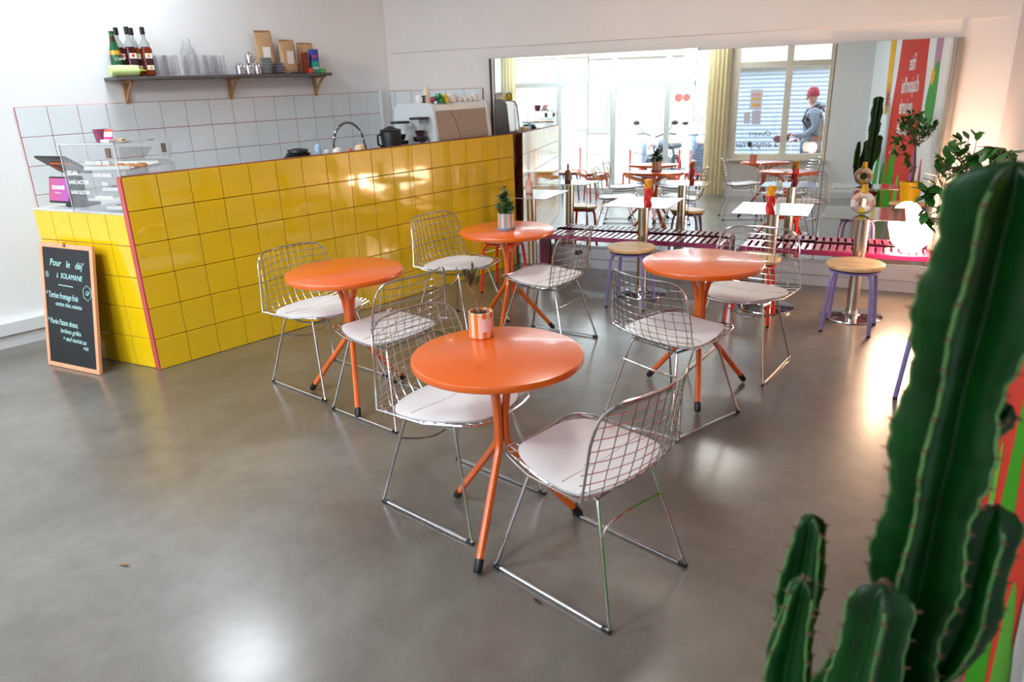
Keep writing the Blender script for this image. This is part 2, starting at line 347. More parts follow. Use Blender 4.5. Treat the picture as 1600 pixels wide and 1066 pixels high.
for c in range(5):
    for r in range(5): link('tile', ts, ct, sT @ Mx.Translation((SLn/5*(c+.5), .004, .197*r+.0985)))
ob('side_top', MB().box((SLn, .50, .014), (SLn/2, .25, .979), bev=.003), M_cream, ct, sT)
ob('side_end', MB().box((.02, .46, .965), (SLn-.012, .28, .483)), M_ytile, ct, sT)
# back of the bar: worktop and dark cabinets against the long front
ob('worktop', MB().box((.62, 2.95, .04), (-.37, 1.86, .90), bev=.004), M_steel, ct)
cabs = MB()
ob('cabinet_body', MB().box((.56, 2.9, .86), (-.35, 1.86, .44)), M_black, ct)

# white wall tiles, 195 mm, four visible rows of the splashback and more below
tw = .195
sb = tag(thing('splashback', None, None, (0, 0, 0)), kind='structure'); sb.name = 'wall_left_tiles'
rows = 6; zt = 1.597; y0 = -.088
ob('grout_bed', MB().box((.012, 3.1, rows*tw+.002), (LX+.006, y0+1.55, zt-rows*tw/2)), M_grout, sb)
wt = tile_mesh(tw-.0038, tw-.0038, .006); wt.materials.append(M_wtile)
for c in range(15):
    for r in range(rows): link('tile', wt, sb, Mx.Translation((LX+.0135+random.uniform(-.0005, .0005), y0+(c+.5)*tw, zt-(r+.5)*tw)) @ rotz(PI/2))
wt2 = tile_mesh(3.0-(y0+15*tw), tw-.0038, .006); wt2.materials.append(M_wtile)
for r in range(rows): link('tile', wt2, sb, Mx.Translation((LX+.0135, (3.0+(y0+15*tw))/2-.0, zt-(r+.5)*tw)) @ rotz(PI/2))
sb2 = tag(thing('wall_back_tiles', None, None, T=Mx.Translation(mw(LX, WB)) @ rotz(TA)), kind='structure')
ob('grout_bed', MB().box((1.045, .012, rows*tw+.002), (.5225, -.007, zt-rows*tw/2)), M_grout, sb2)
wt3 = tile_mesh(.066, tw-.0038, .006); wt3.materials.append(M_wtile)
for r in range(rows): link('tile', wt3, sb2, Mx.Translation((.035, -.015, zt-(r+.5)*tw)))
for c in range(5):
    for r in range(rows): link('tile', wt, sb2, Mx.Translation((.07+(c+.5)*tw, -.015, zt-(r+.5)*tw)))

# mirror: four tall panels, each hung a hair out of line with the next
MPN = [(-.284155, .958558, -.020539, .15, 3.52866), (-.298117, .954246, -.023257, 1.1, 3.80546), (-.302432, .952869, -.024010, 2.0, 4.0677), (-.302432, .952869, -.024010, 2.85, 4.31536)]
SE = [-.245, .620, 1.497, 2.480, 3.232]
mr = tag(thing('wall_mirror', 'wide wall mirror in four tall panels above the magenta benches', 'mirror', (0, 0, 0)))
for i, (a, b, c, qx, qy) in enumerate(MPN):
    n = V((a, b, c)); q = V((qx, qy, .2)); z0, z1 = .205, 1.843 if i < 2 else 1.826
    def on(x, z, q=q, n=n):
        # point above plan line of the panel: intersect with plane
        y = q.y-((x-q.x)*n.x+(z-q.z)*n.z)/n.y; return V((x, y, z))
    P = [on(SE[i]+.004, z0), on(SE[i+1]-.004, z0), on(SE[i+1]-.004, z1), on(SE[i]+.004, z1)]
    mb = MB().add(P, [(0, 1, 2, 3)]); me = mb.mesh('mirror_panel', 0); me.materials.append(M_mirror); link('mirror_panel', me, mr)
    Q = [on(SE[i]-.001, z0), on(SE[i+1]+.001, z0), on(SE[i+1]+.001, z1), on(SE[i]-.001, z1)]
    bk = MB().add([p+n*.002 for p in Q]+[p+n*.012 for p in Q], [(0, 1, 2, 3), (4, 5, 6, 7), (0, 1, 5, 4), (1, 2, 6, 5), (2, 3, 7, 6), (3, 0, 4, 7)]); ob('backing', bk, M_dark, mr, smooth=0)
ob('edge_strip', MB().box((.014, .016, 1.64), (0, 0, .82)), M_dark, mr, Mx.Translation(mw(-.256, .004, .205)) @ rotz(TA))
ob('edge_strip', MB().box((.03, .02, 1.62), (0, 0, .81)), mat('grey mirror edge', '9A9389', .5), mr, Mx.Translation(mw(3.248, -.02, .205)) @ rotz(TA))

# mural painted on the right wall: s runs from its near edge towards the facade ------------------------------------------------
muT = axes(MA+MNn*.0005, MD, (0, 0, 1))          # x along wall towards facade, y up, z = MD x up
flip = 1
def spline(pts, n=6):
    out = []; N = len(pts)
    for i in range(N):
        p0, p1, p2, p3 = (V((*pts[(i+k) % N], 0)) for k in (-1, 0, 1, 2))
        for k in range(n):
            t = k/n; q = .5*((2*p1)+(-p0+p2)*t+(2*p0-5*p1+4*p2-p3)*t*t+(-p0+3*p1-3*p2+p3)*t**3); out.append((q.x, q.y))
    return out
def mural(poly, col, lvl=1, smooth=True, nm='painted_shape'):
    mt = mat('mural paint '+col, col, .8, var=.03, vs=5, spec=.15); p = spline(poly) if smooth else poly
    z0, z1 = (.0, .0008*lvl+.0004); z0 *= flip; z1 *= flip
    mb = MB().prism(p, z0, z1, muT); bm_o = ob(nm, mb, mt, MW, smooth=0); return bm_o
mural([(1.10, 2.5), (.98, 1.9), (.93, 1.4), (.98, .9), (.80, .45), (.55, .0), (2.9, 0), (2.86, .3), (2.75, .8), (2.75, 1.3), (2.62, 1.8), (2.45, 2.5), (1.8, 2.75)], 'D8402E')
mural([(2.99, 2.9), (3.35, 2.9), (3.36, 2.25), (3.34, 1.9), (3.29, 1.5), (3.24, 1.3), (3.0, 1.32), (2.95, 1.6), (2.97, 1.95)], 'EFB21C', 1, False)
mural([(.33, 2.9), (.64, 2.9), (.64, 2.0), (.62, 1.70), (.36, 1.70), (.34, 2.0)], 'B98FA6', 1, False)
mural([(.40, 1.82), (.58, 1.76), (.72, 1.58), (.77, 1.42), (.72, 1.28), (.55, 1.16), (.42, 1.16), (.35, 1.35), (.34, 1.6)], '4FA04A', 2)
def star(cx, cz, r1, r2, n, col, lvl, nm='painted_flower', sxx=1):
    mural([(cx+sxx*(r1 if k % 2 else r2)*math.cos(PI*k/n), cz+(r1 if k % 2 else r2)*math.sin(PI*k/n)) for k in range(2*n)], col, lvl, False, nm)
star(.60, 1.68, .065, .105, 9, 'F2B22A', 3)
star(3.11, 1.50, .05, .21, 14, '8E3A8C', 3); 
for (p, c) in (([(3.53, .0), (3.50, .45), (3.32, .72), (3.14, .80), (3.17, .55), (3.26, .0)], '3F9A3A'), ([(3.08, 0), (2.98, .45), (2.80, .68), (2.62, .74), (2.60, .45), (2.72, 0)], '5FA83A'),
               ([(2.55, 0), (2.50, .45), (2.34, .80), (2.10, .98), (2.05, .5), (2.12, 0)], '3C9E1E'), ([(1.09, .45), (1.09, .70), (1.0, .95), (.86, .75), (.78, .5), (.85, .3)], 'B06A9C'),
               ([(.78, .0), (.66, .45), (.60, .85), (.50, .5), (.40, .2), (.42, 0)], 'D8402E'), ([(1.95, 0), (1.9, .3), (1.72, .62), (1.62, .3), (1.65, 0)], '6FB838'), ([(3.9, 0), (3.85, .5), (3.7, .75), (3.66, .4), (3.68, 0)], 'B98FA6')):
    mural(p, c, 3, True, 'painted_leaf')
for body, s, z, wid in (('Faites', 1.52, 1.80, .50), ("d'aujourd'hui", 1.20, 1.55, 1.36), ('une journée', 1.40, 1.31, .96), ('ensoleillée', 1.42, 1.07, 1.06)):
    sx_ = wid/(len(body)*.140)
    text(body, .255, M_white, axes(MA+MD*s+V((0, 0, z))+MNn*.004, MD, (0, 0, 1)), MW, shear=.3, sx=sx_, off=.003)
ob('edge_strip', MB().box((.012, .05, H-.02), (0, 0, H/2)), mat('rough white paint edge', 'DADADC', .8, bump=.3, bs=40), MW, Mx.Translation(MA+V((-.006, .03, 0))))

# curtains
def cloth_mat():
    m = mat('cream curtain cloth', 'FBF4E0', .85, var=.04, vs=30); n = m.node_tree.nodes; l = m.node_tree.links; b = n['Principled BSDF']; o = n['Material Output']
    t = n.new('ShaderNodeBsdfTranslucent'); t.inputs[0].default_value = (*s2l('FFF8E2'), 1); x = n.new('ShaderNodeMixShader'); x.inputs[0].default_value = .7
    l.new(b.outputs[0], x.inputs[1]); l.new(t.outputs[0], x.inputs[2]); l.new(x.outputs[0], o.inputs[0]); return m
M_cloth = cloth_mat()
def curtain(nm, t0, t1, label, nfold):
    P = []; N = nfold*8
    for zi in range(9):
        z = .02+zi*(2.86/8); row = []
        for k in range(N+1):
            t = t0+(t1-t0)*k/N; row.append(fp(t, .13+.035*math.sin(2*PI*k/8+.4*math.sin(zi*.8)), z))
        P.append(row)
    B = [[p+FN*.004 for p in r] for r in P]
    o = ob(nm, MB().grid(P).grid(B), M_cloth, label=label, cat='curtain', smooth=60)
    rod = ob('curtain_rod', MB().tube([fp(t0-.05, .13, 2.89), fp(t1+.05, .13, 2.89)], .01, 8), M_frameg, o)
curtain('curtain', .06, .30, 'cream curtain drawn into the corner beside the left wall', 4)
curtain('curtain', fx(2.46), fx(2.78), 'cream curtain gathered between the two window groups', 5)

# ceiling lamps (small square downlights), the two by the windows added as daylight fill
for i, (x, y) in enumerate(LAMPS_AND_FILL):
    lm = thing('ceiling_light_and_fill', ['added square ceiling fill light over the bar front', 'added square ceiling fill light near the windows', 'square ceiling downlight over the back tables', 'square ceiling downlight over the staff side'][i], 'lamp', (x, y, H))
    ob('housing', MB().box((.60, .60, .03), (0, 0, -.016), bev=.004), M_trim, lm)

# ================================================================ furniture
# ---- wire chair: forward is +x
PR = [(.245, .448), (.15, .440), (.05, .425), (-.05, .415), (-.13, .418), (-.195, .440), (-.232, .490), (-.250, .560), (-.265, .635), (-.280, .710), (-.294, .778)]
HW = [.200, .222, .242, .256, .264, .266, .262, .254, .245, .236, .226]
def lerp_tab(tab, t):
    t = max(0, min(.9999, t))*(len(tab)-1); i = int(t); f = t-i; a, b = tab[i], tab[i+1]
    return a+(b-a)*f if not isinstance(a, tuple) else tuple(x+(y-x)*f for x, y in zip(a, b))
def shell(u, w_, off=0):
    x, z = lerp_tab(PR, w_); h = lerp_tab(HW, w_)
    bk = max(0, min(1, (w_-.42)/.25)); bk = bk*bk*(3-2*bk); st = 1-bk
    x2, z2 = lerp_tab(PR, min(1, w_+.03)); x1, z1 = lerp_tab(PR, max(0, w_-.03)); t = V((x2-x1, 0, z2-z1)).normalized(); n = V((-t.z, 0, t.x)); 
    if n.z < 0 or n.x < -.2: n = -n if n.z < 0 else n
    p = V((x, u*h, z)); p.z += .030*u*u*st; p.x += .075*u*u*bk
    nn = V((abs(t.z), 0, abs(t.x))); return p+nn*off
def rimpath(n=84, sc_=1.0):
    P = []
    for k in range(n):
        a = 2*PI*k/n; c, s_ = math.cos(a), math.sin(a); e = .30
        u = math.copysign(abs(c)**e, c); w_ = .5+.5*math.copysign(abs(s_)**(e*.62), s_)
        P.append((u*sc_, .5+(w_-.5)*sc_))
    return P
def rim_u(w_):    # half extent in u at a given w for the rounded outline
    a = abs(w_-.5)*2; s_ = min(1, a**(1/(.30*.62))); c = math.sqrt(max(0, 1-s_*s_)); return c**.30
def rim_w(u):
    c = min(1, abs(u)**(1/.30)); s_ = math.sqrt(max(0, 1-c*c)); return .5*s_**(.30*.62)
def make_chair():
    t = thing('wire_chair', '', 'chair')
    rim = MB().tube([shell(u, w_) for u, w_ in rimpath()], .0048, 7, closed=True)
    ob('rim', rim, M_chrome, t)
    wm = MB()
    for k in range(-5, 6):
        u = k/5.6; hw = rim_w(u); wm.tube([shell(u, .5+hw*(2*i/22-1)) for i in range(23)], .0021, 4, cap=False)
    for k in range(1, 19):
        w_ = k/19.2; hu = rim_u(w_); wm.tube([shell(hu*(2*i/10-1), w_, .003) for i in range(11)], .0021, 4, cap=False)
    ob('wire_mesh', wm, M_chrome, t)
    # pad
    n, R_ = 40, 9; top = []; bot = []
    def bd(a, rho):
        c, s_ = math.cos(a), math.sin(a); e = .62 if s_ < 0 else .95
        return (.90*rho*math.copysign(abs(c)**(.72 if s_ > 0 else .55), c), .272+.252*rho*math.copysign(abs(s_)**e, s_))
    for r in range(R_+1):
        rho = math.sin(r/R_*PI/2); hgt = .012+.022*(1-rho**5)
        top.append([shell(*bd(2*PI*k/n, rho), hgt) for k in range(n)]); bot.append([shell(*bd(2*PI*k/n, rho), .004) for k in range(n)])
    ob('seat_pad', MB().grid(top+bot[::-1], closed_u=True), M_pad, t, smooth=50)
    sm_ = MB().tube([shell(u/10*.80, .30, .0345-.010*abs(u/10)**4) for u in range(-10, 11)], .0013, 5)
    ob('seam', sm_, M_seam, t.children[-1])
    for s_ in (-1, 1):
        p = [(.125, .150*s_, .428), (.135, .156*s_, .40), (.247, .218*s_, .03), (.257, .223*s_, .014), (.245, .224*s_, .010), (-.235, .224*s_, .010), (-.252, .223*s_, .014), (-.246, .219*s_, .03), (-.150, .150*s_, .385), (-.140, .140*s_, .405), (.02, .150*s_, .405), (.125, .150*s_, .42)]
        ob('sled_frame', MB().tube(p, .0062, 8), M_chrome, t)
        for x in (.245, -.24): ob('glide', MB().box((.034, .015, .016), (x, .224*s_, .008), bev=.003), M_black, t)
    br = [(-.178+.055*math.sin(PI*k/14), .172-.344*k/14, .30-.035*math.sin(PI*k/14)) for k in range(15)]
    cb = MB().tube(br, .0048, 7); ob('crossbar', cb, M_chrome, t)
    for x_, z_ in ((.125, .415), (-.14, .404)): ob('seat_rail', MB().tube([(x_, -.15, z_), (x_, .15, z_)], .0055, 7), M_chrome, t)
    return t
chairs = [((3.288, .095), PI-.033, 'wire chair in front of the nearest round table, mesh back towards the camera side'),
          ((2.600, .137), .04, 'wire chair tucked under the nearest round table on its bar side'),
          ((2.849, 1.394), PI/2-.19, 'wire chair whose back faces the camera at the table before the right bench'),
          ((1.010, .570), .044, 'wire chair nearest the chalkboard end of the yellow bar'),
          ((2.815, 2.230), -PI/2+.12, 'wire chair at the far side of the right table, by the red stool'),
          ((1.640, .560), PI+.05, 'wire chair seen behind the nearest one, facing the bar'),
          ((.900, 1.790), .07, 'wire chair standing against the middle of the yellow bar'),
          ((1.640, 1.860), PI+.16, 'wire chair at the table with the blue striped pot, facing the bar')]
c0 = make_chair()
CG = 'wire chairs at the orange tables'
for i, ((x, y), a, lab) in enumerate(chairs):
    if i == 0: c0.location = (x, y, 0); c0.rotation_euler = (0, 0, a); c0['label'] = lab; c0['group'] = CG
    else: dup(c0, (x, y, 0), a, lab, CG)

# ---- orange round tables
def make_table():
    t = thing('round_table', '', 'table')
    ob('tabletop', MB().lathe([(.30, .700), (.308, .703), (.310, .707), (.310, .723), (.308, .728), (.303, .730)], 72), M_orange, t)
    for k in range(3):
        a = 2*PI*k/3; prof = [(.205, .692), (.165, .690), (.120, .680), (.078, .655), (.048, .618), (.028, .570), (.0185, .50), (.0185, .42), (.021, .385), (.032, .355), (.055, .325), (.295, .028)]
        # smooth
        P = [V((r*math.cos(a), r*math.sin(a), z)) for r, z in prof]
        lg = ob('leg', MB().tube(P, .0148, 10), M_orange, t)
        d = (P[-1]-P[-2]).normalized(); ob('foot_cap', MB().tube([P[-1]-d*.028, P[-1]+d*.014, P[-1]+d*.022], [.0168, .0168, .012], 10), M_black, lg)
    ob('bolt', MB().ball(.006, (.0, .0, .40), 8, (1, 1, 1)).ball(.006, (-.030, .018, .40), 8), M_chrome, t)
    return t
tabs = [((2.884, .085), math.radians(-66), 'orange round table nearest the camera with the orange striped pot'),
        ((2.806, 1.733), math.radians(-60), 'empty orange round table in front of the right bench'),
        ((1.361, .521), math.radians(-37), 'empty orange round table nearest the chalkboard'),
        ((1.331, 1.836), math.radians(-63), 'orange round table with the blue striped pot by the bar end')]
t0_ = make_table()
for i, ((x, y), a, lab) in enumerate(tabs):
    if i == 0: t0_.location = (x, y, 0); t0_.rotation_euler = (0, 0, a); t0_['label'] = lab; t0_['group'] = 'orange round tables'
    else: dup(t0_, (x, y, 0), a, lab, 'orange round tables')

# ---- stools
def make_stool(mt):
    t = thing('stool', '', 'stool')
    ob('seat', MB().cyl(.178, .425, .452, 40, b=.006), M_wood, t)
    for k in range(4):
        a = PI/4+k*PI/2; P = []
        for (r, z) in ((.02, .412), (.08, .412), (.125, .408), (.155, .392), (.170, .360), (.178, .30), (.205, .012)): P.append((r*math.cos(a), r*math.sin(a), z))
        lg = ob('leg', MB().tube(P, .0125, 10), mt, t); ob('foot_pad', MB().cyl(.0128, 0, .012, 10, c=(.205*math.cos(a), .205*math.sin(a), 0), b=.001), M_black, lg)
    ob('rail', MB().lathe([(.150, .400), (.158, .400), (.158, .412), (.150, .412), (.150, .400)], 32), mt, t)
    return t
sl = make_stool(M_lav); sr = make_stool(M_red); SG = 'pine stools with bent tube legs'
def put(src, first, x, y, a, lab, g):
    if first: src.location = (x, y, 0); src.rotation_euler = (0, 0, a); src['label'] = lab; src['group'] = g; return src
    return dup(src, (x, y, 0), a, lab, g)
put(sl, 1, 3.09, 3.27, .19, 'lavender-legged pine stool in front of the table with the ring vase', SG)
put(sl, 0, 1.595, 2.915, .28, 'lavender-legged pine stool before the left bench, by the steel table', SG)
put(sl, 0, 3.87, 2.33, -.42, 'lavender-legged pine stool carrying the yellow plant pot', SG)
put(sl, 0, -.03, -1.76, .3, 'lavender-legged pine stool near the window, seen in the mirror', SG)
put(sr, 1, 2.48, 3.08, .28, 'red-legged pine stool in front of the right bench', SG)
put(sr, 0, .52, 2.66, .30, 'red-legged pine stool half hidden behind the table at the bar end', SG)
put(sr, 0, .42, -1.90, .3, 'red-legged pine stool near the window, seen in the mirror', SG)

# ---- steel pedestal tables
def make_steel():
    t = thing('steel_table', '', 'table')
    ob('tabletop', MB().box((.50, .50, .006), (0, 0, .727), bev=.0015), M_steelt, t)
    ob('column', MB().cyl(.040, .012, .724, 32), M_steel, t)
    ob('base', MB().lathe([(.195, 0), (.2, .004), (.198, .010), (.06, .018), (.045, .03), (.041, .05)], 48), M_steelt, t)
    return t
st = make_steel()
put(st, 1, 1.50, 3.22, TA, 'square steel pedestal table in front of the left bench with a red and yellow candle', 'square steel tables')
put(st, 0, 2.45, 3.42, TA, 'square steel pedestal table before the right bench with a red and yellow candle', 'square steel tables')
put(st, 0, 3.02, 3.55, TA, 'square steel pedestal table nearest the globe lamp with the ring vase', 'square steel tables')
put(st, 0, .42, 3.14, TA, 'square steel pedestal table at the bar end with the pink bottle', 'square steel tables')

# ---- magenta slatted benches along the mirror
def make_bench(L_):
    t = thing('bench', '', 'bench'); D = .26; z = .352; nr = int(L_/.055); base_sl = None
    for k in range(nr):
        x = -L_/2+.035+(L_-.07)*(k+.5)/nr
        if base_sl is None: base_sl = MB().box((.036, D-.012, .010), bev=.003).mesh('slat', 30); base_sl.materials.append(M_mag)
        link('slat', base_sl, t, Mx.Translation((x, 0, z-.005)))
    ob('under_tray', MB().box((L_-.07, D-.016, .006), (0, 0, z-.026)), M_mag, t)
    for s_ in (-1, 1):
        ob('apron', MB().box((L_-.06, .008, .036), (0, s_*(D/2-.003), z-.022), bev=.003), M_mag, t)
        for j in range(5):
            y = -D/2+.022+j*(D-.044)/4; P = []
            for q in range(7): a = q/6*PI/2; P.append((s_*(L_/2-.045+.045*math.sin(a)), y, z-.050+.045*math.cos(a)))
            P.append((s_*(L_/2), y, .0))
            rows = [[V(p)+V((0, dy, 0)) for p in P] for dy in (-.020, .020)]; rows2 = [[p-V((s_*.008, 0, .006 if i < 4 else 0)) for i, p in enumerate(r)] for r in rows]
            ob('end_slat', MB().grid(rows).grid(rows2).grid([rows[0], rows2[0]]).grid([rows[1], rows2[1]]), M_mag, t)
    for s_ in (-1, 1): ob('end_rail', MB().box((.014, D-.02, .05), (s_*(L_/2-.016), 0, .025), bev=.002), M_mag, t)
    return t
b1 = make_bench(1.62); c = mw(1.075, .175); b1.location = c; b1.rotation_euler = (0, 0, TA); tag(b1, 'magenta slatted metal bench along the left half of the mirror', 'bench', 'magenta benches')
b2 = make_bench(1.62); c = mw(2.72, .175); b2.location = c; b2.rotation_euler = (0, 0, TA); tag(b2, 'magenta slatted metal bench along the right half of the mirror, under the lamp', 'bench', 'magenta benches')

t = thing('power_socket', 'small black plug and socket on the white trunking under the left bench', 'socket', T=Mx.Translation(mw(.56, .048, .145)) @ rotz(TA)); ob('plate', MB().box((.07, .014, .045), (0, 0, 0), bev=.004), M_black, t); ob('plug', MB().cyl(.018, 0, .03, 12, T=Mx.Rotation(PI/2, 4, 'X')), M_black, t)
# ---- globe lamp on the bench
gl = thing('globe_lamp', 'glowing white globe lamp standing on the right bench', 'lamp', mw(3.11, .17, .353))
ob('globe', MB().lathe([(.045, .02), (.09, .035), (.125, .075), (.142, .135), (.138, .19), (.112, .235), (.075, .262), (.03, .275), (1e-6, .277)], 36), emit('lit opal globe', (1.0, .82, .60), 14), gl)
ob('base', MB().cyl(.06, 0, .022, 24), M_cream, gl)
po.location = gl.location+MN*.22+V((0, 0, .19))

# ---- candles, ring vase, bottle
def candle(x, y, lab):
    t = thing('twisted_candle', lab, 'candle', (x, y, .73), .3, 'twisted candles on the steel tables')
    def seg(z0, z1, mt, nm):
        P = []; n = 28
        for i in range(25):
            z = z0+(z1-z0)*i/24; P.append([V(((.026+.006*math.cos(3*(2*PI*k/n)+z*70))*math.cos(2*PI*k/n), (.026+.006*math.cos(3*(2*PI*k/n)+z*70))*math.sin(2*PI*k/n), z)) for k in range(n)])
        P = [[V((0, 0, z0))]*n]+P+[[V((0, 0, z1))]*n]; ob(nm, MB().grid(P, closed_u=True), mt, t)
    seg(0, .125, mat('red wax', 'D8201C', .35), 'candle_base'); seg(.125, .19, mat('yellow orange wax', 'F4A522', .35), 'candle_top')
candle(1.60, 3.12, 'red and yellow twisted candle on the steel table by the left bench')
candle(2.52, 3.20, 'red and yellow twisted candle on the steel table by the right bench')
rv = thing('ring_vase', 'marbled pink, white and yellow ring vase on the steel table near the lamp', 'vase', (3.03, 3.47, .73), TA)
P = []; cols = ['E9D8C8', 'E6A99B', 'F0E6DA', 'C9A59C', 'E8C030', 'F0E6DA', 'E6A99B', 'EDE0D2']
for k in range(8):
    a0 = -PI/2+2*PI*(k-.5)/8; pts = [(.052*math.cos(a0+2*PI/8*i/4), 0, .076+.052*math.sin(a0+2*PI/8*i/4)) for i in range(5)]
    ob('ring_segment', MB().tube(pts, .0235, 12), mat('clay '+cols[(k+4) % 8], cols[(k+4) % 8], .45), rv, label='yellow segment' if cols[(k+4) % 8] == 'E8C030' else None)
ob('neck', MB().lathe([(.020, .14), (.024, .150), (.020, .165), (.018, .19), (.021, .196)], 16), mat('yellow glaze', 'E6AE1C', .4), rv)
bt = thing('bottle', 'small pink glass bottle on the steel table at the bar end', 'bottle', (.40, 3.14, .73))
ob('glass', MB().lathe([(.028, 0), (.032, .004), (.032, .085), (.026, .105), (.012, .118), (.011, .14), (.014, .146)], 20), mat('pink tinted glass', 'E0A590', .10, var=.1, trans=.0), bt)
ob('label', MB().lathe([(.0325, .02), (.0325, .07)], 20), mat('pink paper label', 'E8C2BC', .6), bt)
ob('stopper', MB().cyl(.010, .14, .17, 12), mat('copper stopper', 'B56A4A', .35, .6), bt)

# ---- pots on the orange tables
def leafmesh(L_=.04, W_=.02, curl=.2, n=5):
    mb = MB(); rows = []
    for i in range(n+1):
        t = i/n; wv = W_*math.sin(PI*min(1, t*.96+.02))**.75*.5; z = curl*L_*math.sin(t*PI/2)*-1*t; rows.append([V((t*L_, -wv, z)), V((t*L_, 0, z-.12*wv)), V((t*L_, wv, z))])
    mb.grid(rows); mb.grid([[p+V((0, 0, -.0006)) for p in r] for r in rows]); return mb
def place_leaf(mb, dst, p, d, up=V((0, 0, 1)), s=1):
    d = V(d).normalized(); y = up.cross(d); y = y.normalized() if y.length > 1e-4 else V((1, 0, 0)); z = d.cross(y); T = Mx((d*s, y*s, z*s)).transposed().to_4x4(); T.translation = V(p); dst.add(mb.v, mb.f, T)
def striped_pot(nm, x, y, R_, h, ca, cb_, n, lab, saucer=None, rz=0, z=.73):
    t = thing(nm, lab, 'pot', (x, y, z), rz); zb = .012 if saucer else 0
    ma, mb_ = mat('pot paint '+ca, ca, .5, var=.04, bump=.05, bs=40), mat('pot paint '+cb_, cb_, .5, var=.04, bump=.05, bs=40)
    for k in range(n):
        a0, a1 = 2*PI*k/n, 2*PI*(k+1)/n; rows = []
        for (r, zz) in ((R_-.004, zb), (R_, zb+.003), (R_, h-.002), (R_-.002, h), (R_-.006, h), (R_-.006, h-.014)): rows.append([V((r*math.cos(a0+(a1-a0)*i/4), r*math.sin(a0+(a1-a0)*i/4), zz)) for i in range(5)])
        ob('stripe', MB().grid(rows), ma if k % 2 else mb_, t)
    ob('bottom', MB().cyl(R_-.004, zb, zb+.006, 24), mb_, t)
    ob('soil', MB().lathe([(R_-.006, h-.02), (R_*.5, h-.010), (1e-6, h-.008)], 24), M_soil, t)
    if saucer: ob('saucer', MB().lathe([(R_+.002, 0), (R_+.007, .004), (R_+.008, .018), (R_+.004, .018), (R_+.003, .006)], 32), mat('pot paint '+saucer, saucer, .5), t)
    return t
p1 = striped_pot('plant_pot', 2.705, .190, .047, .100, 'E07B1E', 'EFC9B8', 18, 'orange and pink striped pot with a bare olive sprig on the nearest table', rz=.35)
lt = axes((0, 0, 0), (1, 0, 0), (0, 0, 1)); dcam = V((4.6-2.705, -1.69-.19, 0)).normalized(); dcam = Mx.Rotation(-.35, 3, 'Z') @ dcam
side = V((-dcam.y, dcam.x, 0)); off_ = dcam*.0478+side*.020
tg = MB(); 
for i in range(6):
    a0 = -.42+i*.17; a1 = a0+.17; base = math.atan2(dcam.y, dcam.x)+.38
    tg.add([V((.0482*math.cos(base+a0), .0482*math.sin(base+a0), .028)), V((.0482*math.cos(base+a1), .0482*math.sin(base+a1), .028)), V((.0482*math.cos(base+a1), .0482*math.sin(base+a1), .080)), V((.0482*math.cos(base+a0), .0482*math.sin(base+a0), .080))], [(0, 1, 2, 3)])
ob('paper_tag', tg, mat('pale pink paper tag', 'F2CFC8', .6), p1, smooth=0)
def branch(mb, leaves, lm, p, d, L_, r, depth, lean=.5, lf=1.0, leafn=3):
    pts = [p]; q = V(p); dd = V(d).normalized()
    for i in range(4): dd = (dd+V((random.uniform(-.2, .2), random.uniform(-.2, .2), random.uniform(-.05, .15)))).normalized(); q = q+dd*L_/4; pts.append(q.copy())
    mb.tube(pts, [r*(1-.35*i/4) for i in range(5)], 5)
    if depth == 0 or depth == 1:
        for i in range(leafn):
            f = random.uniform(.3, 1); k = min(3, int(f*4)); pp_ = pts[k].lerp(pts[k+1], f*4-k if f*4-k < 1 else 1); ld = (dd+V((random.uniform(-1, 1), random.uniform(-1, 1), random.uniform(-.6, .8)))).normalized(); leaves.append((pp_, ld, lf*random.uniform(.7, 1.2)))
    if depth > 0:
        for i in range(random.choice((2, 3))): branch(mb, leaves, lm, pts[-1] if i == 0 else pts[random.choice((2, 3))], dd+V((random.uniform(-1, 1), random.uniform(-1, 1), random.uniform(-.2, .7)))*lean*1.3, L_*.72, r*.62, depth-1, lean, lf, leafn)
random.seed(21)
mb = MB(); lv = []; branch(mb, lv, None, V((-.008, .005, .09)), V((-.15, .05, 1)), .075, .0038, 3, .85, 1.3, 3)
br1 = ob('branches', mb, mat('grey brown olive bark', '8A6248', .8), p1)
fo = MB(); l1 = leafmesh(.022, .0065, .1, 3)
for p, d, s_ in lv: place_leaf(l1, fo, p, d+V((0, 0, .6)), s=s_)
ob('foliage', fo, mat('olive green leaf', '6B6B45', .55), p1, kind='stuff')
gs = MB(); l3 = leafmesh(.03, .012, .3, 3)
for k in range(16): a = random.uniform(0, 6.28); place_leaf(l3, gs, (.02*math.cos(a), .02*math.sin(a), .088), (math.cos(a), math.sin(a), .5))
ob('ground_leaves', gs, mat('dark rosette leaf', '3A3F2C', .5), p1, kind='stuff')
p2 = striped_pot('plant_pot', 1.335, 1.825, .052, .110, '7FA3B8', 'E8B795', 16, 'blue and peach striped pot with a leafy succulent near the bar end', saucer='7C90A8', rz=.1)
random.seed(5); fo = MB(); l2 = leafmesh(.036, .024, .15, 4); stems = MB()
for k in range(42):
    a = random.uniform(0, 6.28); rr_ = random.uniform(0, .055); tp = V((rr_*math.cos(a)*1.1, rr_*math.sin(a)*1.1, random.uniform(.13, .285-rr_*2.2))); stems.tube([(tp.x*.4, tp.y*.4, .1), tuple(tp)], .0015, 4)
    for j in range(7): b = random.uniform(0, 6.28); place_leaf(l2, fo, tp-V((0, 0, random.uniform(0, .03))), (math.cos(b), math.sin(b), random.uniform(-.1, .9)), s=random.uniform(.7, 1.05))
ob('stems', stems, M_leaf2, p2); ob('foliage', fo, M_leaf2, p2, kind='stuff')

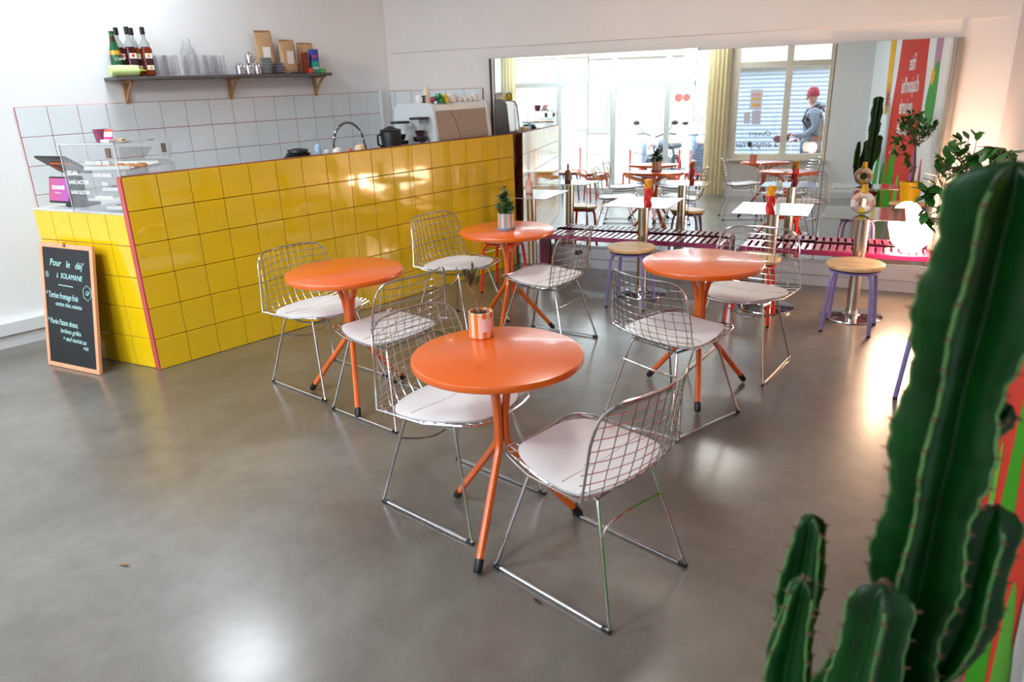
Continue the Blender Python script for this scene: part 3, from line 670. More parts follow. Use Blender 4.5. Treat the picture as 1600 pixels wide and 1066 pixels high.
# ---- ficus in yellow pot on the stool
fc = thing('potted_ficus', 'ficus tree in a yellow pot on the lavender-legged stool beside the lamp', 'plant', (3.87, 2.33, .452))
ob('pot', MB().lathe([(.076, 0), (.081, .003), (.099, .165), (.106, .167), (.108, .205), (.102, .208), (.096, .208), (.094, .175)], 28), M_ypot, fc)
ob('soil', MB().lathe([(.093, .188), (.03, .194), (1e-6, .195)], 20), M_soil, fc)
random.seed(11); mb = MB(); lv = []
trunk = [V((0, 0, .19)), V((.008, .01, .34)), V((-.012, .02, .48)), V((-.018, .01, .60))]
mb.tube(trunk, [.014, .012, .0105, .009], 8)
for k in range(9):
    a = k*.698+.3; branch(mb, lv, None, trunk[3] if k % 2 else trunk[2].lerp(trunk[3], .6), V((math.cos(a), math.sin(a), random.uniform(.3, 1.3))), .15, .0050, 2, .6, 1, 4)
sq_ = lambda p: V((p.x if p.x < .07 else .07+(p.x-.07)*.25, p.y, p.z))
mb.v = [sq_(p) for p in mb.v]; lv = [(sq_(p), V((min(d.x, .1) if p.x > .05 else d.x, d.y, d.z)), s_) for p, d, s_ in lv]
ob('branches', mb, M_bark, fc)
lfm = leafmesh(.062, .036, .25, 5).mesh('leaf', 60); lfm.materials.append(M_leaf)
# a low limb reaching towards the lamp and the two long upper shoots seen over the cactus
lo = MB(); limb = [V((-.01, .0, .34)), V((-.06, -.02, .44)), V((-.11, -.03, .56)), V((-.17, -.03, .66)), V((-.20, -.03, .60)), V((-.18, -.03, .45))]; lo.tube(limb, [.006, .005, .0045, .004, .003, .002], 6)
up = [V((-.018, .01, .60)), V((-.03, -.12, .68)), V((-.01, -.22, .77)), V((.06, -.28, .86)), V((.15, -.40, .865)), V((.19, -.50, .835))]; lo.tube(up, [.006, .0055, .005, .004, .003, .002], 6)
ob('branches', lo, M_bark, fc)
for P_ in (limb, up):
    for i in range(len(P_)-1):
        for j in range(14): lv.insert(0, (P_[i].lerp(P_[i+1], random.random()), V((random.uniform(-1, 1), random.uniform(-1, 1), random.uniform(-.8, .5))), random.uniform(.8, 1.4)))
lv = lv[:126]+random.sample(lv[126:], min(len(lv)-126, 170))
for p, d, s_ in lv:
    d = V(d).normalized(); y = V((0, 0, 1)).cross(d); y = y.normalized() if y.length > 1e-4 else V((1, 0, 0)); z = d.cross(y); T = Mx((d*s_, y*s_, z*s_)).transposed().to_4x4(); T.translation = p
    link('leaf', lfm, fc, T)

# ---- cactus in red pot, close to the camera
cc = thing('potted_cactus', 'tall ribbed cactus in a red pot standing close to the camera', 'cactus', (4.395, -.555, 0))
ob('pot', MB().lathe([(.105, 0), (.11, .004), (.135, .24), (.148, .242), (.15, .285), (.145, .29), (.135, .29), (.132, .26)], 36), M_terra, cc)
ob('soil', MB().lathe([(.132, .265), (.05, .272), (1e-6, .273)], 24), M_soil, cc)
def cactus_limb(name, path, rad, ribs=5, ph=0, groove=.38, label=None, step=.012, sc_len=.045):
    """path: list of points; rad: list of radii"""
    pts = [V(p) for p in path]; P = []; Lc = 0; cum = [0]
    for a, b in zip(pts, pts[1:]): Lc += (b-a).length; cum.append(Lc)
    N = int(Lc/step); rings = []; ctr = []; spine = MB(); edges = [[] for _ in range(ribs)]; x = None; nn = 60
    for i in range(N+1):
        s_ = Lc*i/N; k = max(j for j in range(len(cum)) if cum[j] <= s_+1e-9); k = min(k, len(pts)-2); f = (s_-cum[k])/(cum[k+1]-cum[k]); f = f*f*(3-2*f) if 0 else f
        p = pts[k].lerp(pts[k+1], f); r = rad[k]+(rad[k+1]-rad[k])*f; tn = (pts[k+1]-pts[k]).normalized()
        if k+2 < len(pts): tn = tn.lerp((pts[k+2]-pts[k+1]).normalized(), f*.5).normalized()
        if x is None: x = (V((1, 0, 0))-tn*tn.x).normalized()
        x = (x-tn*x.dot(tn)).normalized(); y = tn.cross(x)
        cl = min(.075, rad[-1]*1.15); cap = math.sqrt(max(0, 1-((s_-Lc+cl)/cl)**2)) if s_ > Lc-cl else 1
        sw = 1+.10*math.sin(s_/.21*2*PI+ph*3)
        scal = .10*abs(math.sin(PI*s_/sc_len))**.6
        row = []
        for j in range(nn):
            a = 2*PI*j/nn; c_ = abs(math.cos((a-ph)*ribs/2)); edge = c_**3.2
            rr_ = r*sw*cap*((groove)+(1-groove)*edge*(.92+scal)); row.append(p+x*math.cos(a)*rr_+y*math.sin(a)*rr_)
        rings.append(row)
        for q in range(ribs):
            a = ph+2*PI*q/ribs; e = p+x*math.cos(a)*r*sw*cap*(.93+scal)+y*math.sin(a)*r*sw*cap*(.93+scal); edges[q].append(e)
            if int(s_/sc_len+.5) != int((s_-Lc/N)/sc_len+.5) and s_ > .02:
                o_ = (x*math.cos(a)+y*math.sin(a)); spine.ball(.0036, e, 6)
                for w_ in (-.5, 0, .5): d = (o_+(x*-math.sin(a)+y*math.cos(a))*w_+tn*random.uniform(-.3, .5)).normalized(); spine.tube([e, e+d*.011], [.0011, .0003], 4)
    o = ob(name, MB().grid([[rings[0][0]*0+pts[0]]*nn]+rings+[[pts[-1]]*nn], closed_u=True), M_green, cc, smooth=80, label=label)
    ed = MB()
    for e in edges: ed.tube(e[:-2], .0028, 5)
    ob('rib_edge', ed, M_rib, o); ob('spines', spine, M_spine, o, kind='stuff')
    return o
random.seed(3)
va = math.atan2(CAM.y+.555, CAM.x-4.395)
cactus_limb('column', [(0, 0, .26), (.005, .0, .60), (.012, .002, .90), (.022, -.005, 1.2), (.036, -.03, 1.40), (.046, -.058, 1.535)], [.050, .060, .066, .069, .071, .070], 5, va-.35, .30)
loc = lambda x, y, z: (x-4.395, y+.555, z)
cactus_limb('arm', [(-.02, -.03, .42), loc(4.285, -.625, .50), loc(4.248, -.62, .62), loc(4.244, -.60, .80), loc(4.250, -.595, .955)], [.030, .036, .040, .040, .028], 4, va-.5)
cactus_limb('arm', [(-.02, -.04, .36), loc(4.30, -.70, .46), loc(4.272, -.70, .60), loc(4.268, -.70, .74), loc(4.282, -.70, .905)], [.030, .034, .038, .038, .020], 4, va-.3)
cactus_limb('arm', [(.01, -.06, .38), loc(4.40, -.69, .50), loc(4.398, -.72, .66), loc(4.392, -.725, .80), loc(4.398, -.72, .965)], [.034, .044, .050, .050, .036], 4, va+.2)
cactus_limb('arm', [loc(4.38, -.66, .50), loc(4.345, -.70, .60), loc(4.335, -.705, .70), loc(4.352, -.70, .80)], [.022, .028, .028, .014], 4, va)
cactus_limb('arm', [(.04, -.0, .66), loc(4.468, -.535, .74), loc(4.484, -.535, .84), loc(4.488, -.535, 1.035)], [.020, .032, .040, .036], 4, va+.4)
cactus_limb('offshoot', [(.03, -.0, 1.14), loc(4.455, -.55, 1.165), loc(4.483, -.55, 1.20)], [.030, .034, .024], 4, va+.4)

# ---- chalkboard leaning on the counter
A_ = V((-.72, -.425, 0)); B_ = V((-.222, -.285, 0)); bu = (B_-A_).normalized(); bn = V((-bu.y, bu.x, 0)); hh = .80; tilt = .17
bupv = (V((0, 0, 1))*math.cos(tilt)+bn*math.sin(tilt)); bT = axes(A_+V((0, 0, .002)), bu, bupv); bw = (B_-A_).length
cbd = thing('chalkboard', 'wood-framed chalkboard menu leaning against the short side of the bar', 'sign', T=bT)
ob('board', MB().box((bw-.04, hh-.04, .010), (bw/2, hh/2, -.005)), M_chalkb, cbd)
for (x, y, sx_, sy_) in ((.014, hh/2, .028, hh), (bw-.014, hh/2, .028, hh), (bw/2, .014, bw-.056, .028), (bw/2, hh-.014, bw-.056, .028)): ob('frame_rail', MB().box((sx_, sy_, .022), (x, y, -.006), bev=.002), M_woodf, cbd)
ob('hanging_clip', MB().box((.02, .014, .006), (bw*.5, hh-.010, .007)).tube([(bw*.5+.008*math.cos(a*.7), hh+.004+.007*math.sin(a*.7), .006) for a in range(9)], .0014, 5, closed=True), mat('brass clip', '7A6030', .4, .8), cbd)
for body, x, y, sz, sxx in (('Pour   le   déj\'', .09, .66, .062, .93), ('à  SOLAMANE', .15, .585, .048, .85), ('~~~~~', .16, .525, .055, .9), ('* Tartine fromage frais', .030, .455, .056, .62), ('carottes rôties, noisettes', .12, .405, .040, .64), ('* Purée Patate douce,', .030, .285, .052, .66), ('lardons grillés', .15, .232, .043, .85), ('+ œuf mariné au', .17, .183, .043, .80), ('soja', .37, .145, .034, .9), ('GF', .425, .495, .04, .75)):
    text(body, sz, M_chalk, Mx.Translation((x, y, .0012)) @ rotz(-.03), cbd, shear=.25, sx=sxx, ext=.0003)
def ring2(cx, cy, r, n, th): return MB().tube([(cx+r*.85*math.cos(2*PI*k/n)*(1+.07*(k % 3)), cy+r*math.sin(2*PI*k/n)*(1+.07*(k % 3)), .0015) for k in range(n)], th, 4, closed=True)
ob('chalk_drawing', ring2(.443, .508, .042, 18, .0014), M_chalk, cbd)
fl = MB()
for k in range(8): a = k*PI/4; fl.tube([(.060+.006*math.cos(a), .60+.006*math.sin(a), .0015), (.060+.020*math.cos(a), .60+.022*math.sin(a), .0015)], .0016, 4)
ob('chalk_drawing', fl, M_chalk, cbd)

# ---- wall shelf
sh = thing('wall_shelf', 'dark grey wall shelf on three wooden brackets above the bar', 'shelf', (LX, 0, 0))
ob('board', MB().box((.225, 1.81, .024), (.1125, 1.43, 1.763), bev=.003), M_shelf, sh)
for y in (.655, 1.478, 2.29):
    b = ob('bracket', MB().box((.016, .028, .165), (.012, y, 1.668), bev=.002).box((.17, .028, .016), (.09, y, 1.743), bev=.002).tube([(.018, y, 1.612), (.06, y, 1.665), (.145, y, 1.737)], .0105, 8), M_wood2, sh)
    ob('screw', MB().ball(.004, (.021, y, 1.63), 6).ball(.004, (.021, y, 1.70), 6), M_black, b)
ZS = 1.775; XS = LX+.13
def bottle_prof(r, h, neck, nh): return [(r*.9, 0), (r, .006), (r, h-nh-r*.9), (r*.72, h-nh-r*.3), (neck, h-nh), (neck, h), (neck*.6, h+.001)]
b_ = thing('cider_bottle', 'green sparkling cider bottle at the left end of the shelf', 'bottle', (XS-.03, .60, ZS))
ob('glass', MB().lathe([(.036, 0), (.040, .006), (.040, .13), (.034, .18), (.018, .25), (.015, .29), (.018, .293), (.018, .305), (.012, .308)], 24), mat('dark green bottle glass', '1C5A34', .12, var=.2), b_)
ob('foil_neck', MB().lathe([(.0215, .235), (.0165, .275)], 20), mat('black gold foil', '3A3018', .35, .5, var=.6, vs=60), b_)
ob('gold_band', MB().lathe([(.0395, .150), (.0352, .178)], 24), mat('gold foil band', 'D8A03A', .35, .5), b_)
ob('apple_mark', MB().ball(.014, (.037, -.008, .07), 12, (.3, 1, 1)), M_label, b_)
text('Cidre', .028, M_label, axes((.0405, -.028, .112), (.25, 1, 0), (0, 0, 1)), b_, shear=.3)
def syrup(y, dx, liquid, lab):
    t = thing('syrup_bottle', lab, 'bottle', (XS+dx, y, ZS), group='square syrup bottles'); mt = mat('syrup '+liquid, liquid, .12, var=.15)
    ob('body', MB().box((.064, .064, .20), (0, 0, .10), bev=.010), mt, t)
    ob('shoulder', MB().lathe([(.034, .20), (.030, .225), (.013, .255), (.011, .29)], 16), mat('pale clear glass', 'C9CDCB', .1, trans=.5), t)
    ob('cap', MB().cyl(.016, .285, .335, 16), M_black, t); 
    ob('label', MB().box((.001, .052, .12), (.0328, 0, .10)), mat('dark syrup label', '2E1A1E', .5), t, smooth=0)
    ob('label_panel', MB().box((.001, .050, .035), (.0336, .0, .14)).box((.001, .050, .032), (.0336, 0, .06)), M_label, t, smooth=0); 
    ob('fruit_mark', MB().ball(.013, (.0338, 0, .142), 8, (.15, 1, 1)).ball(.012, (.0338, .004, .06), 8, (.15, 1, 1)), mat('fruit '+('D8322A' if liquid[0] == '4' else 'E0B020'), 'D8322A' if liquid[0] == '4' else 'E0B020', .5), t)
syrup(.690, .015, '4A1418', 'dark red syrup bottle with black cap, front of the left pair'); syrup(.650, -.07, '4A1A1C', 'dark red syrup bottle standing behind the cider bottle side')
syrup(.800, .015, '7A2A10', 'amber syrup bottle with yellow fruit label beside the glasses'); syrup(.755, -.07, '8A4A10', 'amber syrup bottle half hidden behind the other amber one')
sq = thing('squeeze_bottle', 'pale green squeeze bottle lying on its side at the shelf edge', 'bottle', (XS+.065, .545, ZS+.038), T=Mx.Translation((XS+.065, .50, ZS+.040)) @ Mx.Rotation(-PI/2, 4, 'X'))
ob('body', MB().lathe([(.030, 0), (.038, .006), (.038, .175), (.034, .195), (.014, .205)], 24), mat('pale green squeeze plastic', 'D6EFA0', .35), sq)
ob('nozzle', MB().lathe([(.014, .20), (.012, .215), (.006, .225), (.004, .255)], 14), mat('yellow green nozzle', 'C8E040', .35), sq)
g0 = None; random.seed(9)
def tumbler():
    t = thing('drinking_glass', '', 'glass')
    ob('glass', MB().lathe([(.028, 0), (.032, .003), (.037, .145), (.0355, .145), (.0305, .012), (1e-6, .010)], 14), M_tumb, t); return t
ORD = ['first', 'second', 'third', 'fourth', 'fifth', 'sixth', 'seventh', 'eighth', 'ninth', 'tenth', 'eleventh', 'twelfth']
k = 0
for row, dx in ((0, .05), (1, -.03), (2, -.09)):
    cnt = -1
    for j in range(7):
        y = .875+j*.078+row*.02
        if row and abs(y-1.15) < .105: continue
        cnt += 1
        lab = '%s clear glass from the bottle end, %s row on the shelf' % (ORD[cnt], ('front', 'middle', 'back')[row])
        if g0 is None: g0 = tumbler(); g0.location = (XS+dx, y, ZS); g0['label'] = lab; g0['group'] = 'clear glasses on the shelf'
        else: dup(g0, (XS+dx, y, ZS), 0, lab, 'clear glasses on the shelf')
bl_ = thing('glass_dome', 'large clear glass jug standing among the shelf glasses', 'jug', (XS-.05, 1.20, ZS+.0), 0)
bl_.location = (XS-.06, 1.15, ZS); bl_.scale = (1.0, 1.0, 1.4)
ob('glass', MB().lathe([(.045, 0), (.055, .004), (.062, .06), (.055, .13), (.030, .165), (.028, .19), (.026, .19), (.027, .16), (.05, .12), (.056, .06), (.05, .01)], 20), M_tumb, bl_)
for j, (y, zz) in enumerate(((1.505, 0), (1.583, 0), (1.661, 0), (1.60, .082))):
    t = thing('sugar_shaker', ['steel sugar pot at the left of the shelf trio', 'steel sugar pot in the middle of the shelf row', 'steel sugar pot beside the saucer stack', 'steel sugar pot stacked on top of the others'][j], 'pot', (XS+.04, y, ZS+zz), 0, 'small steel pots on the shelf')
    ob('body', MB().lathe([(.030, 0), (.033, .003), (.034, .06), (.031, .072), (.012, .078), (.008, .084), (1e-6, .086)], 20), M_chrome, t); ob('handle', MB().tube([(.032, .02, .02), (.045, .028, .03), (.045, .028, .05), (.032, .02, .06)], .003, 6), M_chrome, t)
for s_, (y, n, lab) in enumerate(((1.745, 12, 'saucer from the bottom of the taller striped stack on the shelf'), (1.850, 8, 'saucer from the bottom of the lower striped stack on the shelf'))):
    src = None
    for q in range(n):
        L_ = (XS+.045, y, ZS+q*.0105)
        if src is None: src = thing('saucer', ORD[q]+' '+lab, 'saucer', L_, 0, 'saucer stacks on the shelf'); ob('dish', MB().lathe([(.026, 0), (.030, .002), (.050, .008), (.051, .0095), (.030, .004), (1e-6, .003)], 24), mat('lilac grey glaze' if s_ == 0 else 'purple glaze', 'A9A4B4' if s_ == 0 else '8E7E9E', .3, var=.3, vs=40), src)
        else:
            d_ = dup(src, L_, 0, ORD[q]+' '+lab)
            if q % 2: d_.children[0].data = alt
        if q == 0: alt = src.children[0].data.copy(); alt.materials.clear(); alt.materials.append(mat('pale mint glaze', 'D9E6DA', .3))
def bag(y, dx, h, wd, lab, rz):
    t = thing('coffee_bag', lab, 'bag', (XS+dx, y, ZS), rz, 'kraft coffee bags'); P = []
    for i in range(9):
        z = h*i/8; d_ = .034*(1-(i/8)**2.2)+.002; row = []
        for k in range(20): a = 2*PI*k/20; c_, s_ = math.cos(a), math.sin(a); row.append(V((math.copysign(abs(c_)**.6, c_)*d_+.003*math.sin(7*z*10+k), math.copysign(abs(s_)**.45, s_)*wd/2*(1-.03*math.sin(z*20)), z)))
        P.append(row)
    ob('pouch', MB().grid([[V((0, 0, 0))]*20]+P+[[V((0, 0, h))]*20], closed_u=True), M_paper, t, smooth=50)
    ob('top_fold', MB().box((.007, wd*.97, .022), (0, 0, h-.008), bev=.002), mat('brown folded kraft', 'A8764A', .6), t)
    ob('label', MB().box((.002, wd*.45, .10), (.0345, 0, h*.48)), M_label, t, T=Mx.Translation((0, 0, h*.0)) @ Mx.Rotation(.0, 4, 'Y'), smooth=0)
bag(1.80, -.055, .335, .155, 'tallest kraft coffee bag, left of the three on the shelf', 0); bag(1.99, -.02, .265, .15, 'middle kraft coffee bag on the shelf', .1); bag(2.19, -.06, .245, .15, 'right kraft coffee bag behind the coloured tins', -.05)
for j, (y, z0, c1, lab, wd) in enumerate(((2.20, 0, '1F9A8C', 'teal spice tin under the blue one at the shelf right end', .068), (2.20, .095, '3B49A8', 'blue spice tin standing on the teal one', .066), (2.11, .0, '7A2E14', 'dark red and yellow patterned tin beside the teal one', .04))):
    t = thing('tin', lab, 'tin', (XS+.045, y, ZS+z0)); hh_ = .095 if j < 2 else .165; ob('box', MB().box((.055, wd, hh_), (0, 0, hh_/2), bev=.003), mat('tin '+c1, c1, .4, var=.05 if j < 2 else .7, vs=6 if j < 2 else 60), t)
    if j < 2: text('CHAI' if j == 0 else 'BISOU', .026, mat('tin lettering '+c1, 'F2F0E0' if j == 0 else 'E8503C', .5), axes((.0285, -wd*.45, .03), (0, 1, 0), (0, 0, 1)), t, sx=.85 if j == 0 else .75, off=.001)
t = thing('strawberry_box', 'small red and white box at the foot of the tins', 'box', (XS+.085, 2.135, ZS)); ob('box', MB().box((.03, .035, .04), (0, 0, .02), bev=.003), mat('red white carton', 'D84A4A', .5, var=.6, vs=80), t)
t = thing('herb_sprig', 'small green and orange printed packet at the shelf right end', 'packet', (XS+.07, 2.262, ZS)); ob('packet', MB().box((.03, .045, .035), (0, 0, .0175), bev=.004), mat('green orange packet', '5FA860', .5, var=.7, vs=70), t)
t = thing('dark_plate_stack', 'dark purple plate under the middle coffee bag', 'plate', (XS+.055, 2.02, ZS)); ob('dish', MB().lathe([(.04, 0), (.055, .004), (.056, .012), (.05, .008), (1e-6, .005)], 24), mat('dark purple glaze', '4A2A5A', .3), t)

# ---- things on the bar
WT = .92
em = thing('espresso_machine', 'large white espresso machine with glossy taupe back at the end of the bar', 'coffee machine', (0, 0, WT))
prof = [(-.66, .06), (-.66, .50), (-.64, .545), (-.58, .568), (-.24, .572), (-.195, .560), (-.175, .52), (-.150, .30), (-.150, .06)]
def rprism(poly, y0, y1): return MB().prism([(x, z) for x, z in poly], -y1, -y0, axes((0, 0, 0), (1, 0, 0), (0, 0, 1)))
ob('housing', rprism(prof, 2.62, 3.25), M_cream, em, smooth=25)
for a, b in ((2.600, 2.622), (3.248, 3.268)): ob('side_panel', rprism([(x*1.0+(.012 if x > -.3 else -.012), z+(.010 if z > .3 else -.010)) for x, z in prof], a, b), mat('satin white side panel', 'DDE0E2', .22, var=.02), em, smooth=25)
ob('back_panel', MB().add([V((-.145, 2.64, .08)), V((-.145, 3.23, .08)), V((-.145, 3.23, .30)), V((-.145, 2.64, .30)), V((-.168, 2.64, .515)), V((-.168, 3.23, .515))], [(0, 1, 2, 3), (3, 2, 5, 4)]), M_panel, em, smooth=60)
ob('seam_line', MB().tube([(-.143, 2.90, .10), (-.143, 2.88, .30), (-.158, 2.84, .44), (-.165, 2.80, .50)], .0016, 4), M_black, em)
for x in (-.6, -.22):
    for y in (2.68, 3.2): ob('foot', MB().cyl(.02, 0, .062, 12, c=(x, y, 0)), M_black, em)
MT = WT+.5725
for j, (x, y, r, h, lab) in enumerate(((-.30, 2.84, .040, .055, 'wide white cup beside the green plant on the coffee machine'), (-.28, 2.93, .046, .075, 'tall round white cup in the middle of the coffee machine top'), (-.27, 3.01, .030, .04, 'small white cup right of the tall cup on the coffee machine'), (-.27, 3.075, .030, .04, 'second small white cup on the coffee machine top'), (-.27, 3.14, .028, .045, 'third small white cup near the mirror on the coffee machine'), (-.28, 3.205, .036, .062, 'white cup nearest the mirror on the coffee machine'), (-.50, 2.76, .045, .07, 'white cup standing behind the flowers on the coffee machine'))):
    t = thing('cup', lab, 'cup', (x, y, MT), j, 'white cups on the coffee machine')
    ob('body', MB().lathe([(r*.5, 0), (r*.7, .004), (r, h*.55), (r*.92, h), (r*.85, h), (r*.9, h*.55), (1e-6, .01)], 20), M_cream, t); ob('handle', MB().tube([(r*.9, 0, h*.75), (r*1.35, 0, h*.7), (r*1.3, 0, h*.4), (r*.85, 0, h*.3)], .004, 6), M_cream, t)
t = thing('tamper', 'black tamper standing on the left end of the coffee machine', 'tamper', (-.33, 2.655, MT)); ob('base', MB().cyl(.022, 0, .012, 16).cyl(.010, .012, .06, 12), M_black, t); ob('handle', MB().cyl(.026, .06, .066, 16), M_black, t)
t = thing('candle_cone', 'pale peach cone candle behind the flowers on the coffee machine', 'candle', (-.50, 2.84, MT)); ob('cone', MB().lathe([(.036, 0), (.036, .04), (.028, .10), (.014, .135), (1e-6, .14)], 18), mat('peach wax', 'F3DCC2', .5), t)
def posy(x, y, r, c, lab):
    t = thing('fabric_vegetable', lab, 'plant', (x, y, MT)); mb = MB(); random.seed(int(y*100))
    for k in range(14): a = random.uniform(0, 6.28); q = random.uniform(0, r*.6); mb.ball(r*random.uniform(.35, .5), (q*math.cos(a), q*math.sin(a)*1.2, r*.45+random.uniform(0, r*.8)), 8)
    ob('petals', mb, mat('glossy '+c, c, .35, var=.35, vs=30), t); ob('stalk', MB().cyl(r*.3, 0, r*.5, 10), mat('stalk green', '2E6B3A', .5), t)
posy(-.26, 2.690, .036, '8E1E4E', 'dark red crinkled flower decoration on the coffee machine'); posy(-.24, 2.745, .052, '0E8A4A', 'green round leafy decoration on the coffee machine'); posy(-.24, 2.815, .046, 'F2C814', 'yellow flower decoration on the coffee machine')
# grinders, press and bottle-neck machine in front of the machine
t = thing('coffee_jug', 'black coffee jug with lid at the left of the coffee gear', 'jug', (-.33, 2.27, WT)); 
ob('stand', MB().box((.22, .26, .10), (0, 0, .05), bev=.01), mat('matt black stand', '202022', .5), t)
ob('body', MB().lathe([(.075, .10), (.080, .27), (.078, .28), (.088, .36), (.082, .375), (.058, .378)], 28), M_black, t); ob('lid', MB().lathe([(.086, .375), (.088, .388), (.05, .40), (.02, .415), (1e-6, .418)], 24), M_black, t); ob('handle', MB().tube([(-.01, -.082, .36), (-.01, -.125, .35), (-.01, -.128, .28), (-.01, -.085, .26)], .009, 8), M_black, t)
ob('base_disc', MB().lathe([(.11, .10), (.115, .115), (.112, .128), (.075, .13)], 28), M_black, t)
def grinder(x, y, lab, gl_, h0=.0):
    t = thing('coffee_grinder', lab, 'coffee grinder', (x, y, WT)); ob('body', MB().box((.11, .10, .28+h0), (0, 0, .14+h0/2), bev=.012), M_steel if gl_ else mat('peach enamel', 'E2A98A', .4), t)
    ob('collar', MB().cyl(.060, .28+h0, .305+h0, 24), M_black, t); ob('hopper', MB().lathe([(.028, .305+h0), (.034, .33+h0), (.070, .40+h0), (.074, .445+h0)], 24), M_tumb, t); ob('lid', MB().cyl(.082, .445+h0, .462+h0, 28), M_black, t); ob('beans', MB().lathe([(.028, .31+h0), (.045, .355+h0), (1e-6, .358+h0)], 18), mat('coffee beans', '3A2418', .6, var=.5, vs=90), t)
grinder(-.44, 2.47, 'peach coffee grinder with clear hopper and black lid', False, -.02); grinder(-.27, 2.535, 'steel coffee grinder with clear hopper nearest the coffee machine', True, .01)
# tap with spring hose
t = thing('spring_tap', 'chrome kitchen tap with a coiled spring hose behind the bar', 'tap', (-.62, 2.02, WT)); arc = []
for k in range(25): a = PI*k/24; arc.append(V((.0, -.155*math.cos(a)+.04, .26+.195*math.sin(a))))
arc = [V((0, -.115, 0)), V((0, -.115, .14))]+arc+[V((0, .2, .15))]
ob('hose', MB().tube(arc, .0075, 8), mat('dark rubber hose', '3A4245', .4), t); hel = []; A2 = arc[2:27]
for k in range(24*10): f = k/240*24; i = min(23, int(f)); p = A2[i].lerp(A2[i+1], f-i); tg_ = (A2[i+1]-A2[i]).normalized(); n_ = V((1, 0, 0)); b_2 = tg_.cross(n_); a = k*2*PI/9; hel.append(p+n_*math.cos(a)*.0135+b_2*math.sin(a)*.0135)
ob('spring', MB().tube(hel, .0022, 4), M_chrome, t); ob('spout', MB().tube([(0, .2, .15), (0, .205, .22), (0, .197, .27)], .012, 10), M_chrome, t); ob('base', MB().cyl(.026, 0, .03, 16, c=(0, -.115, 0)), M_chrome, t)
t = thing('lid_stack', 'stack of black lids standing on the bar behind the tiles', 'lids', (-.22, 1.32, WT)); ob('lid', MB().lathe([(.10, .0), (.105, .25), (.10, .272), (.07, .276)], 28), M_black, t); ob('lid', MB().lathe([(.085, .276), (.088, .290), (.06, .296)], 24), M_black, t); ob('lid', MB().lathe([(.062, .296), (.075, .300), (.072, .316), (.03, .325), (1e-6, .326)], 24), M_black, t)
for j, (x, y, r, h, c, lab) in enumerate(((-.20, 1.475, .025, .345, 'A9CBE8', 'light blue bottle just right of the black lids'), (-.2, 1.55, .03, .30, 'D8DEE2', 'small clear container behind the bar edge'), (-.22, 1.66, .04, .305, 'E9E4DC', 'white pot behind the bar edge, by the tap'), (-.22, 1.87, .045, .312, 'E8C99A', 'round bread roll bowl showing over the bar edge under the tap'), (-.2, 1.76, .02, .295, 'D86A5A', 'small red cap showing over the bar edge'))):
    t = thing('container', lab, 'container', (x, y, WT)); ob('body', MB().lathe([(r*.8, 0), (r, .01), (r, h*.85), (r*.8, h*.96), (1e-6, h)], 18), mat('container '+c, c, .4), t)

# ---- display case with pastries
CO = V((-.445, -.155, .987)); CU = V((.435, .155, 0)).normalized(); CNn = V((-CU.y, CU.x, 0)); CT = Mx((CU, CNn, V((0, 0, 1)))).transposed().to_4x4(); CT.translation = CO
CW, CD_, CH = .455, .42, .395
dc = thing('pastry_case', 'clear acrylic pastry case with white handwriting on the short side of the bar', 'display case', T=CT)
for nm, sz, c in (('front_pane', (CW, .006, CH), (CW/2, .003, CH/2)), ('side_pane', (.006, CD_-.012, CH), (.003, CD_/2, CH/2)), ('side_pane', (.006, CD_-.012, CH), (CW-.003, CD_/2, CH/2)), ('lid', (CW, CD_, .006), (CW/2, CD_/2, CH+.003)), ('back_pane', (CW, .006, CH), (CW/2, CD_-.003, CH/2))): ob(nm, MB().box(sz, c, bev=.0012), M_acr, dc)
for z in (.015, .125, .245): ob('shelf', MB().box((CW-.014, CD_-.014, .005), (CW/2, CD_/2, z)), M_acr, dc)
ob('edge_highlight', MB().box((CW, .0075, .003), (CW/2, .003, CH+.0065)).box((.003, .0075, CH), (.0, .003, CH/2)).box((.003, .0075, CH), (CW, .003, CH/2)), mat('polished acrylic edge', 'EAF0F2', .1), dc)
for x, y in ((CW-.055, .006), (CW+.002, CD_-.06)): ob('hinge', MB().box((.035, .008, .055), (x, y-.006, CH-.045), bev=.002), mat('brown metal hinge', '7A6A5A', .4, .6), dc)
for k in range(2): ob('lid_knob', MB().cyl(.03, 0, .008, 16, c=(CW-.03, .10+.18*k, CH+.006)), mat('brushed lid knob', 'A8A294', .3, .7), dc)
for body, x, z, sz in (('PAIN SUISSE  2€50', .20, .285, .030), ('VEGAN', .025, .225, .034), ('SANS LACTOSE', .022, .170, .031), ('SANS GLUTEN', .022, .110, .031), ('COOKIE BEURRE', .235, .215, .026), ('2€50', .30, .165, .026), ('MUFFIN POMME', .22, .085, .026)):
    text(body, sz, M_white, axes((x, -.0012, z), (1, 0, 0), (0, 0, 1)), dc, sx=.80, ext=.0003, off=.0006)
def tray(x, y, z, lab, sx_=.20):
    t = thing('cake_tray', lab, 'tray', T=CT @ Mx.Translation((x, y, z)) @ rotz(.25)); ob('tray', MB().box((sx_, .30, .006), (0, 0, .004), bev=.002).box((sx_, .006, .02), (0, .147, .01)).box((sx_, .006, .02), (0, -.147, .01)), mat('white tray', 'EFEFEA', .4), t)
